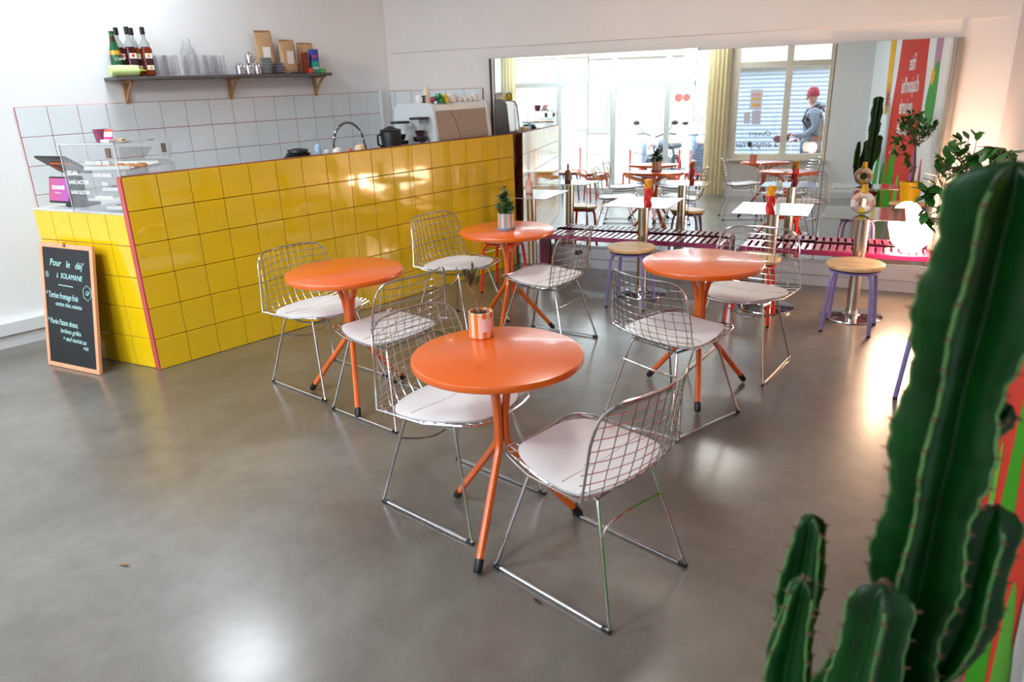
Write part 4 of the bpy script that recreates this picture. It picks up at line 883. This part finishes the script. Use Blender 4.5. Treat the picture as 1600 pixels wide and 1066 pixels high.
def pastry(x, y, z, r, c, lab, g, typ=0):
    mb = MB(); rows = []; n = 16; random.seed(int((x+y*3+z*7)*1000))
    for i in range(7): ph = PI/2*i/6; rows.append([V((r*math.cos(ph)*(1+random.uniform(-.06, .06))*math.cos(2*PI*k/n)*(1.5 if typ else 1), r*math.cos(ph)*(1+random.uniform(-.06, .06))*math.sin(2*PI*k/n), r*.5*math.sin(ph)+random.uniform(-.001, .002))) for k in range(n)])
    mb.grid([[V((0, 0, 0))]*n]+rows+[[V((0, 0, r*.5))]*n], closed_u=True)
    o = ob('pastry', mb, mat('baked crust '+c, c, .6, var=.45, vs=45, bump=.6, bs=60), T=CT @ Mx.Translation((x, y, z)), smooth=50); tag(o, lab, 'pastry', g); return o
tray(.26, .20, .249, 'white tray of brown cookies on the top shelf of the case', .30); tray(.34, .18, .129, 'white tray of chocolate cookies on the middle shelf', .20); tray(.34, .18, .019, 'white tray of crumble cakes on the lowest shelf', .20)
for k in range(7): pastry(.17+.045*k, .10+.03*(k % 3)+.012*k, .256, .036, 'B5793A', ORD[k]+' golden brown nutty cookie from the left on the top case shelf', 'cookies on the top shelf')
for k in range(5): pastry(.29+.04*(k % 3), .09+.075*(k//3), .136, .034, '5A2A1E', ORD[k]+' dark chocolate cookie on the middle case shelf, counted from the front left', 'cookies on the middle shelf')
for k in range(4): pastry(.31+.055*(k % 2), .09+.09*(k//2), .026, .033, 'A86A3A', ORD[k]+' crumbly brown cake on the lowest case shelf, counted from the front left', 'cakes on the lowest shelf')
def oncase(x, y): p = CT @ V((x, y, CH+.007)); return p
t = thing('cup_pot', 'plum speckled pot on top of the pastry case', 'pot', oncase(.22, .13)); ob('body', MB().lathe([(.030, 0), (.034, .003), (.044, .075), (.040, .075), (.030, .01), (1e-6, .008)], 20), mat('plum speckled glaze', '8A3A5A', .45, var=.4, vs=60), t); t.scale = (1, 1, 1)
t = thing('card_block', 'small pink, white and orange striped card stand on the pastry case', 'card', T=Mx.Translation(oncase(.30, .10)) @ rotz(.3))
ob('base', MB().box((.075, .045, .018), (0, 0, .009), bev=.002), M_cream, t)
for k, c in enumerate(('D83A8A', 'F4EDEA', 'F0E6F0', 'E8604A')): ob('stripe', MB().box((.070, .004, .014), (.006, 0, 0)), mat('card stripe '+c, c, .5), t, Mx.Translation((.012*0+.006*k, 0, .026+.014*k)) @ Mx.Rotation(-.2, 4, 'X'))
t = thing('wooden_block', 'small beige block beside the striped card on the case', 'block', T=Mx.Translation(oncase(.36, .14)) @ rotz(.3)); ob('block', MB().box((.05, .03, .022), (0, 0, .011), bev=.003), mat('beige block', 'C9B190', .6), t)

# ---- till
tl = thing('till', 'black till with an orange edged screen and a small customer display', 'till', T=Mx.Translation((-.70, -.06, .987)) @ rotz(.28))
ob('base', MB().box((.16, .14, .02), (.03, .04, .010), bev=.006), M_black, tl)
ob('stand', MB().box((.10, .05, .18), (.03, .02, .10), bev=.008), mat('dark grey stand', '2A3036', .4), tl)
sTt = Mx.Translation((-.02, .0, .262)) @ Mx.Rotation(math.radians(145), 4, 'X')
ob('main_screen', MB().box((.30, .20, .018), (0, 0, 0), bev=.006), M_black, tl, sTt)
ob('orange_edge', MB().tube([(-.06, -.075, .011), (-.095, .02, .011), (-.075, .035, .011), (.13, .035, .011)], .0045, 6), mat('orange plastic strip', 'F0601A', .4), tl, sTt)
dT = Mx.Translation((-.01, -.065, .112)) @ Mx.Rotation(math.radians(78), 4, 'X')
dsp = ob('customer_display', MB().box((.205, .165, .014), (0, 0, 0), bev=.004), M_black, tl, dT)
ob('screen', MB().box((.185, .140, .001), (0, .002, .0078)), M_screen, dsp, smooth=0)
text('SOLAMANE', .030, mat('white screen text', 'E6F2FF', .5), Mx.Translation((-.066, .005, .0095)), dsp, sx=.78, off=.002); text('Bienvenue', .014, M_white, Mx.Translation((-.035, -.022, .0095)), dsp)

# ---- posters and stickers on the window (flat paper on glass)
def paper(t_, z, w_, h, c, lab, stripes=()):
    o = thing('window_poster', lab, 'poster', T=FT @ Mx.Translation((t_, .003-.024, z)))
    ob('sheet', MB().box((w_, .0015, h), (0, 0, 0)), mat('poster paper '+c, c, .7), o, smooth=0)
    for (dz, hh_, cc_) in stripes: ob('printed_band', MB().box((w_*.7, .0006, hh_), (0, .0012, dz)), mat('print '+cc_, cc_, .6), o, smooth=0)
paper(fx(3.22), 1.56, .19, .30, 'E4DCE8', 'large pastel poster taped to the right window', ((.07, .05, 'E8B8B8'), (.0, .05, 'F2CC88'), (-.09, .05, 'F2C46A')))
paper(fx(3.24), 1.28, .14, .22, 'D8D4E8', 'white sheet taped below the pastel poster'); paper(fx(3.10), 1.27, .10, .18, 'DCDCE8', 'small white sheet beside the lower poster')
for k, (x, z) in enumerate(((1.93, 1.60), (2.06, 1.60))):
    o = thing('window_sticker', ['round pink sticker nearest the mullion on the left window', 'round pink sticker beside the curtain on the left window'][k], 'sticker', T=FT @ Mx.Translation((fx(x), -.02, z))); ob('disc', MB().cyl(.065, 0, .0012, 20, b=.0001, T=Mx.Rotation(-PI/2, 4, 'X')), mat('pink vinyl', 'E88A86', .5), o)
def glass_text(body, x, z, sz, lab):
    o = thing('window_lettering', lab, 'lettering', T=FT @ Mx.Translation((fx(x), -.022, z))); text(body, sz, M_ink, axes((0, 0, 0), (-1, 0, 0), (0, 0, 1)) @ Mx.Identity(4), o, shear=.3)
glass_text('Ouvert', 3.50, .98, .12, 'black handwritten word on the right window beside the posters'); glass_text('à emporter', 3.62, .80, .15, 'black handwritten words low on the right window'); glass_text('Sunday', 2.45, 1.22, .14, 'black handwritten word on the left window by the curtain')

# ================================================================ outside
fo_ = FN*-1
struct('pavement', MB().prism([(-14, -1.5+0), (18, -1.5+0), (18, -9), (-14, -9)], -.12, -.1), M_stone if 0 else mat('pale pavement', '75736F', .85, var=.1, vs=8, bump=.1), T=Mx.Translation((0, -2.2, 0)) if 0 else None)
def op(x, D, z=0): return fp(fx(x), -D, z)
def building(name, x0, x1, D, h, c, lab, shutter=None):
    t = thing(name, lab, 'building', T=Mx.Translation(op(x0, D)) @ rotz(math.atan2(FU.y, FU.x)))
    W_ = x1-x0; ob('wall', MB().box((W_, .4, h), (W_/2, -.2, h/2-.1)), mat('building wall '+c, c, .85, var=.05, vs=2, spec=.1), t)
    if shutter:
        a, b, z1 = shutter; ob('shutter_box', MB().box((b-a, .25, .35), ((a+b)/2, .10, z1+.17)), mat('cream shutter box', '9A8E78', .6), t)
        n = int(z1/.095)
        sm_ = MB().prism([(-.004, -.044), (.010, -.040), (.022, -.015), (.022, .015), (.006, .044), (-.004, .044)], 0, b-a, T=axes((0, 0, 0), (0, 1, 0), (0, 0, 1)) ); me = sm_.mesh('shutter_slat', 30); me.materials.append(mat('grey white shutter slat', '70757E', .5))
        for k in range(n): link('shutter_slat', me, t, Mx.Translation((a, .02, .05+k*.095)))
    else:
        for k in range(3):
            x = W_*(k+.5)/3; f = ob('window', MB().box((1.3, .06, 1.6), (x, .02, 1.7)), mat('pale shop frame', '8A8680', .5), t); ob('pane', MB().box((1.1, .02, 1.4), (x, .06, 1.7)), mat('bluish shop glass', '78848E', .15), f)
        ob('band', MB().box((W_, .08, .12), (W_/2, .03, 2.75)), mat('pale orange cornice', '9E8468', .7), t)
    return t
building('street_building', -13, 1.6, 6.2, 3.9, '8F8B84', 'pale street building with shop windows across the road')
building('street_building', 1.65, 7.6, 6.0, 3.9, '8E8880', 'street building with a closed roller shutter across the road', (.5, 5.4, 2.35))
building('street_building', 7.65, 16, 6.4, 3.9, '8A8D92', 'pale blue-white street building beyond the shutter')
# dark ironwork and white jamb at the right of the window outside
t = thing('iron_gate', 'dark wrought iron gate standing beside the right window outside', 'gate', T=FT @ Mx.Translation((fx(4.52), -.40, -.1)))
for k in range(6): ob('bar', MB().tube([(.0+.045*k, -.11*k, 0), (.0+.045*k, -.11*k, 3.0)], .009, 6), mat('dark grey iron', '3A3E44', .5, .5), t)
ob('panel', MB().box((.02, .60, 1.5), (.14, -.28, .75), rotz(.35)), mat('dark grey iron', '3A3E44', .5, .5), t)
t = thing('outer_pillar', 'white stone pillar just outside the right window', 'pillar', T=FT @ Mx.Translation((fx(5.15), -.95, -.1))); ob('shaft', MB().box((.4, .8, 3.2), (.12, 0, 1.6), bev=.01), mat('white stone', 'A6ACB4', .8), t)
# terrace seats in red tube with orange sling
def sling(x, D, lab, w_=.92):
    t = thing('terrace_seat', lab, 'seat', T=Mx.Translation(op(x, D, -.1)) @ rotz(math.atan2(FU.y, FU.x)))
    for s_ in (-1, 1):
        ob('side_frame', MB().tube([(s_*w_/2, .30, .02), (s_*w_/2, -.30, .02), (s_*w_/2, -.36, .06), (s_*w_/2, -.36, .76), (s_*w_/2, -.30, .80)], .017, 8).tube([(s_*w_/2, .30, .02), (s_*w_/2, .32, .05), (s_*w_/2, .28, .42), (s_*w_/2, -.35, .34)], .014, 8), M_red, t)
    ob('crossbar', MB().tube([(-w_/2, .30, .02), (w_/2, .30, .02)], .014, 8).tube([(-w_/2, .28, .42), (w_/2, .28, .42)], .014, 8), M_red, t)
    P = [[V((-w_/2+w_*i/12, .28-.60*j/6, .42-.10*math.sin(PI*i/12)-.10*j/6-.05*math.sin(PI*j/6))) for i in range(13)] for j in range(7)]
    ob('sling_seat', MB().grid(P).grid([[p-V((0, 0, .01)) for p in r] for r in P]), mat('orange canvas sling', 'F07A1A', .7, var=.2, vs=12), t)
    ob('back_wire', MB().tube([(-w_/2+w_*i/12, -.36, .76-.05*math.sin(PI*i/12)) for i in range(13)], .006, 6), mat('grey wire', '6A6E72', .4, .6), t)
sling(.22, .75, 'red tube terrace seat with orange sling outside the left panes'); sling(1.42, .75, 'red tube terrace seat with orange sling outside the middle panes'); sling(2.42, .8, 'red tube terrace seat outside beside the curtain', .75)
# motorcycles
def wheel(t, x, r, mt):
    w_ = ob('wheel', MB().tube([(x+(r-.05)*math.cos(2*PI*k/28), 0, r+(r-.05)*math.sin(2*PI*k/28)) for k in range(28)], .05, 8, closed=True), mat('tyre rubber', '1E1E20', .7), t)
    sp = MB().tube([(x, -.04, r), (x, .04, r)], .04, 10)
    for k in range(10): a = PI*2*k/10; sp.tube([(x, 0, r), (x+(r-.08)*math.cos(a), 0, r+(r-.08)*math.sin(a))], .006, 4)
    ob('spokes', sp, M_chrome, w_)
def motorbike(x, D, rz, lab):
    t = thing('motorcycle', lab, 'motorcycle', T=Mx.Translation(op(x, D, -.1)) @ rotz(rz)); dk = mat('dark blue grey metal', '3A4452', .35, .5)
    wheel(t, .70, .31, dk); wheel(t, -.68, .31, dk)
    ob('fork', MB().tube([(.70, .07, .31), (.52, .07, .95)], .022, 8).tube([(.70, -.07, .31), (.52, -.07, .95)], .022, 8), M_chrome, t)
    ob('tank', MB().ball(.2, (.15, 0, .82), 18, (1.35, .75, .72)), dk, t); ob('seat', MB().box((.65, .26, .10), (-.40, 0, .80), bev=.04), M_black, t)
    ob('engine', MB().box((.36, .26, .30), (.05, 0, .46), bev=.05).cyl(.11, -.16, .16, 16, T=Mx.Translation((.12, 0, .48)) @ Mx.Rotation(PI/2, 4, 'X')), M_steel, t)
    ob('frame', MB().tube([(.50, 0, .92), (.28, 0, .35), (-.30, 0, .32), (-.66, 0, .33)], .022, 8).tube([(.48, 0, .84), (-.50, 0, .74), (-.68, 0, .35)], .02, 8), dk, t)
    ob('headlight', MB().ball(.11, (.66, 0, .92), 18, (.8, 1, 1)), mat('pale headlamp glass', 'E6EEF4', .1), t)
    ob('handlebar', MB().tube([(.40, .40, 1.06), (.48, .22, 1.08), (.52, 0, 1.00), (.48, -.22, 1.08), (.40, -.40, 1.06)], .013, 8), M_black, t)
    for s_ in (-1, 1): ob('mirror', MB().tube([(.47, s_*.25, 1.08), (.50, s_*.36, 1.26)], .006, 6).ball(.06, (.50, s_*.40, 1.28), 12, (.25, 1.2, .7)), M_black, t)
    ob('exhaust', MB().tube([(.15, -.15, .35), (-.2, -.17, .28), (-.75, -.18, .33)], .035, 10), M_chrome, t); ob('mudguard', MB().tube([(.70+.36*math.cos(a*.25+.6), 0, .31+.36*math.sin(a*.25+.6)) for a in range(8)], .03, 6), dk, t)
def scooter(x, D, rz, lab):
    t = thing('scooter', lab, 'scooter', T=Mx.Translation(op(x, D, -.1)) @ rotz(rz)); bd = mat('pale blue grey scooter body', '5E7080', .3, .1)
    wheel(t, .60, .25, bd); wheel(t, -.55, .25, bd)
    P = []
    for i in range(7):
        z = .30+.75*i/6; w_ = .24-.10*abs(i/6-.35); P.append([V((.48-.20*i/6+.10*math.cos(a*PI/6-PI/2)*1.0, w_*math.sin(a*PI/6-PI/2), z)) for a in range(7)])
    ob('front_shield', MB().grid(P).grid([[p-V((.03, 0, 0)) for p in r] for r in P]), bd, t, smooth=50)
    for k in range(6): ob('grille_slat', MB().tube([(.545-.02*k, -.16+.012*k, .55+.05*k), (.60-.02*k, 0, .52+.05*k), (.545-.02*k, .16-.012*k, .55+.05*k)], .009, 6), mat('dark grille', '2E3A4A', .4), t)
    ob('footboard', MB().box((.50, .34, .06), (.10, 0, .30), bev=.02), bd, t); ob('rear_body', MB().ball(.3, (-.45, 0, .55), 16, (1.25, .62, .75)), bd, t); ob('seat', MB().box((.70, .30, .12), (-.38, 0, .80), bev=.05), M_black, t)
    ob('windscreen', MB().grid([[V((.30-.12*j/4, -.22+.44*i/6, 1.02+.42*j/4-.05*abs(i-3)/3)) for i in range(7)] for j in range(5)]), mat('pale scooter windscreen', 'E4EEF4', .15), t)
    ob('handlebar', MB().tube([(.22, .34, 1.04), (.30, .1, 1.06), (.30, -.1, 1.06), (.22, -.34, 1.04)], .016, 8), M_black, t); ob('headlight', MB().ball(.09, (.46, 0, .98), 14, (.6, 1.1, 1)), mat('pale headlamp glass', 'E6EEF4', .1), t)
    for s_ in (-1, 1): ob('mirror', MB().tube([(.26, s_*.28, 1.06), (.24, s_*.38, 1.24)], .006, 6).ball(.06, (.24, s_*.40, 1.26), 10, (.25, 1.1, .7)), M_black, t)
motorbike(1.42, 2.4, PI/2+.45, 'dark motorcycle with a round headlamp parked outside the middle pane'); scooter(2.25, 2.15, PI/2+.15, 'pale blue scooter with dark grille parked by the curtain outside')
t = thing('traffic_bollard', 'pale striped bollard beside the motorcycle outside', 'bollard', op(1.08, 1.9, -.1)); ob('post', MB().cyl(.07, .12, .95, 16), mat('pale blue post', 'B8CCDC', .5), t); ob('band', MB().cyl(.074, .30, .42, 16), mat('red band', 'C8443A', .5), t); ob('foot', MB().cyl(.11, 0, .13, 16), mat('grey foot', '6A6A70', .6), t)

# ---- passer-by outside the right window
def skin(name, chains, material, parent, sub=2, T=None):
    vs = []; es = []; rad = []; idx = {}
    for ch in chains:
        pv = None
        for (p, r) in ch:
            key = tuple(round(c, 4) for c in p)
            if key not in idx: idx[key] = len(vs); vs.append(p); rad.append(r)
            if pv is not None and pv != idx[key]: es.append((pv, idx[key]))
            pv = idx[key]
    me = bpy.data.meshes.new(name); me.from_pydata(vs, es, []); o = link(name, me, parent, T)
    md = o.modifiers.new('skin', 'SKIN'); sv = me.skin_vertices[0].data
    for i, r in enumerate(rad): sv[i].radius = (r, r) if not isinstance(r, tuple) else r
    sv[0].use_root = True; md.use_smooth_shade = True; o.modifiers.new('sub', 'SUBSURF').levels = sub; o.modifiers['sub'].render_levels = sub
    me.materials.append(material); return o
hood = mat('light grey hooded coat', '666C76', .85, var=.12, vs=6, bump=.2, bs=25); jean = mat('light blue jeans', '4E6480', .85, var=.12, vs=20); sknm = mat('skin', '9A6650', .5, var=.05)
pt = thing('person', 'person in a red beanie, grey hooded coat and backpack passing the window', 'person', T=Mx.Translation(op(4.17, .95, -.1)) @ rotz(math.atan2(FU.y, FU.x)+PI))
# local: +x is the walking direction (towards the left of the room's view), z up
body = [[((0, 0, .98), (.12, .095)), ((.0, 0, 1.12), (.16, .12)), ((.02, 0, 1.30), (.18, .12)), ((.03, 0, 1.46), (.16, .10)), ((.04, 0, 1.55), (.06, .06)), ((.055, 0, 1.62), (.065, .065)), ((.065, 0, 1.70), (.082, .090)), ((.065, 0, 1.78), (.075, .082))],
        [((0, 0, .98), (.12, .095)), ((.0, .09, .90), .095), ((.10, .10, .50), .065), ((.20, .10, .10), .042), ((.30, .10, .05), .035)],
        [((0, 0, .98), (.12, .095)), ((.0, -.09, .90), .095), ((-.04, -.10, .50), .062), ((-.22, -.10, .14), .042), ((-.14, -.10, .05), .035)],
        [((.03, 0, 1.46), (.16, .10)), ((.03, .19, 1.44), .062), ((.02, .24, 1.20), .050), ((.15, .24, 1.02), .040), ((.22, .23, .98), .028)],
        [((.03, 0, 1.46), (.16, .10)), ((.03, -.19, 1.44), .062), ((-.02, -.24, 1.20), .050), ((.16, -.26, 1.06), .040), ((.36, -.25, 1.08), .028)]]
skin('body', body, sknm, pt)
coat = [[((0, 0, .74), (.23, .20)), ((0, 0, .98), (.20, .165)), ((.0, 0, 1.12), (.178, .14)), ((.02, 0, 1.30), (.195, .14)), ((.03, 0, 1.46), (.17, .115)), ((.03, 0, 1.53), (.10, .09))],
        [((.03, 0, 1.46), (.17, .115)), ((.03, .19, 1.44), .078), ((.02, .245, 1.20), .066), ((.14, .245, 1.03), .055)], [((.03, 0, 1.46), (.17, .115)), ((.03, -.19, 1.44), .078), ((-.02, -.245, 1.20), .066), ((.15, -.262, 1.06), .056), ((.30, -.255, 1.07), .050)]]
skin('coat', coat, hood, pt)
ob('hood', MB().ball(.12, (-.05, 0, 1.55), 16, (1.0, 1.15, .6)), hood, pt)
skin('trousers', [[((0, 0, .90), (.19, .155)), ((.0, .09, .86), .105), ((.10, .10, .50), .080), ((.19, .10, .12), .060)], [((0, 0, .90), (.19, .155)), ((.0, -.09, .86), .105), ((-.04, -.10, .50), .078), ((-.21, -.10, .16), .060)]], jean, pt)
ob('beanie', MB().lathe([(.098, 1.70), (.104, 1.715), (.102, 1.75), (.092, 1.80), (.060, 1.845), (1e-6, 1.862)], 20, c=(.06, 0, 0)), mat('red knitted beanie', '7E1620', .9, var=.15, vs=60, bump=.5, bs=90), pt)
fc_ = MB().ball(.012, (.145, .032, 1.70), 8).ball(.012, (.145, -.032, 1.70), 8); ob('eyes', fc_, M_ink, pt); ob('nose', MB().ball(.018, (.152, 0, 1.67), 8, (1.2, .8, 1.3)), sknm, pt); ob('mouth', MB().ball(.02, (.140, 0, 1.63), 8, (.4, 1.2, .25)), mat('lips', 'A05A50', .5), pt)
for s_ in (-1, 1): ob('ear', MB().ball(.024, (.06, s_*.086, 1.68), 8, (.8, .4, 1.3)), sknm, pt)
def hand(ox, oy, oz, dx, nm):
    ch = [[((ox, oy, oz), .026), ((ox+.05*dx, oy, oz+.004), (.036, .018))]]
    for i, L_ in enumerate((.062, .072, .068, .052)): y = oy-.027+.018*i; ch.append([((ox+.05*dx, oy, oz+.004), (.036, .018)), ((ox+.075*dx, y, oz+.002), .0095), ((ox+(.075+L_*.6)*dx, y, oz-.014), .0085), ((ox+(.075+L_*.75)*dx, y, oz-.045), .0075)])
    ch.append([((ox, oy, oz), .026), ((ox+.03*dx, oy+.04, oz-.012), .0105), ((ox+.062*dx, oy+.05, oz-.03), .009)])
    skin(nm, ch, sknm, pt, 2)
hand(.235, .23, .975, 1, 'hand'); hand(.37, -.25, 1.08, 1, 'hand')
for s_ in (.10, -.10): ob('shoe', MB().box((.27, .10, .09), (.26 if s_ > 0 else -.17, s_, .045), bev=.035), M_black, pt)
bp_ = thing('backpack', 'dark backpack worn by the person outside', 'bag', T=pt.matrix_basis.copy()); ob('pack', MB().box((.16, .30, .44), (-.25, 0, 1.22), bev=.05), mat('dark grey backpack cloth', '4A4E56', .8, var=.1, bump=.2), bp_)
for s_ in (-1, 1): ob('strap', MB().tube([(-.18, s_*.10, 1.42), (-.04, s_*.12, 1.575), (.13, s_*.12, 1.48), (.19, s_*.12, 1.30), (.05, s_*.19, 1.08), (-.18, s_*.12, 1.04)], .017, 6), M_black, bp_)
pb = thing('burgundy_pouch', 'burgundy pouch held in the outstretched hand of the person outside', 'pouch', T=pt.matrix_basis.copy()); ob('pouch', MB().ball(.09, (.52, -.25, 1.02), 16, (1.5, .7, .85)), mat('burgundy leather', '5A1E2A', .5, var=.2, bump=.2), pb); ob('flap', MB().ball(.05, (.53, -.25, 1.07), 12, (1.6, 1.0, .4)), mat('pale leather flap', 'B8A8A0', .5), pb)

# ---- small litter on the floor
t = thing('fallen_leaf', 'small dry brown leaf lying on the floor at the lower left', 'leaf', (1.93, -1.0, .002), .6); ob('blade', leafmesh(.045, .010, -.15, 4), mat('dry leaf brown', '8A5A30', .7), t)
t = thing('fallen_leaf', 'small dark red leaf under the sled of the nearest chair', 'leaf', (3.24, -.16, .002), -.3); ob('blade', leafmesh(.05, .012, -.2, 4), mat('dark red dry leaf', '4A2018', .7), t)
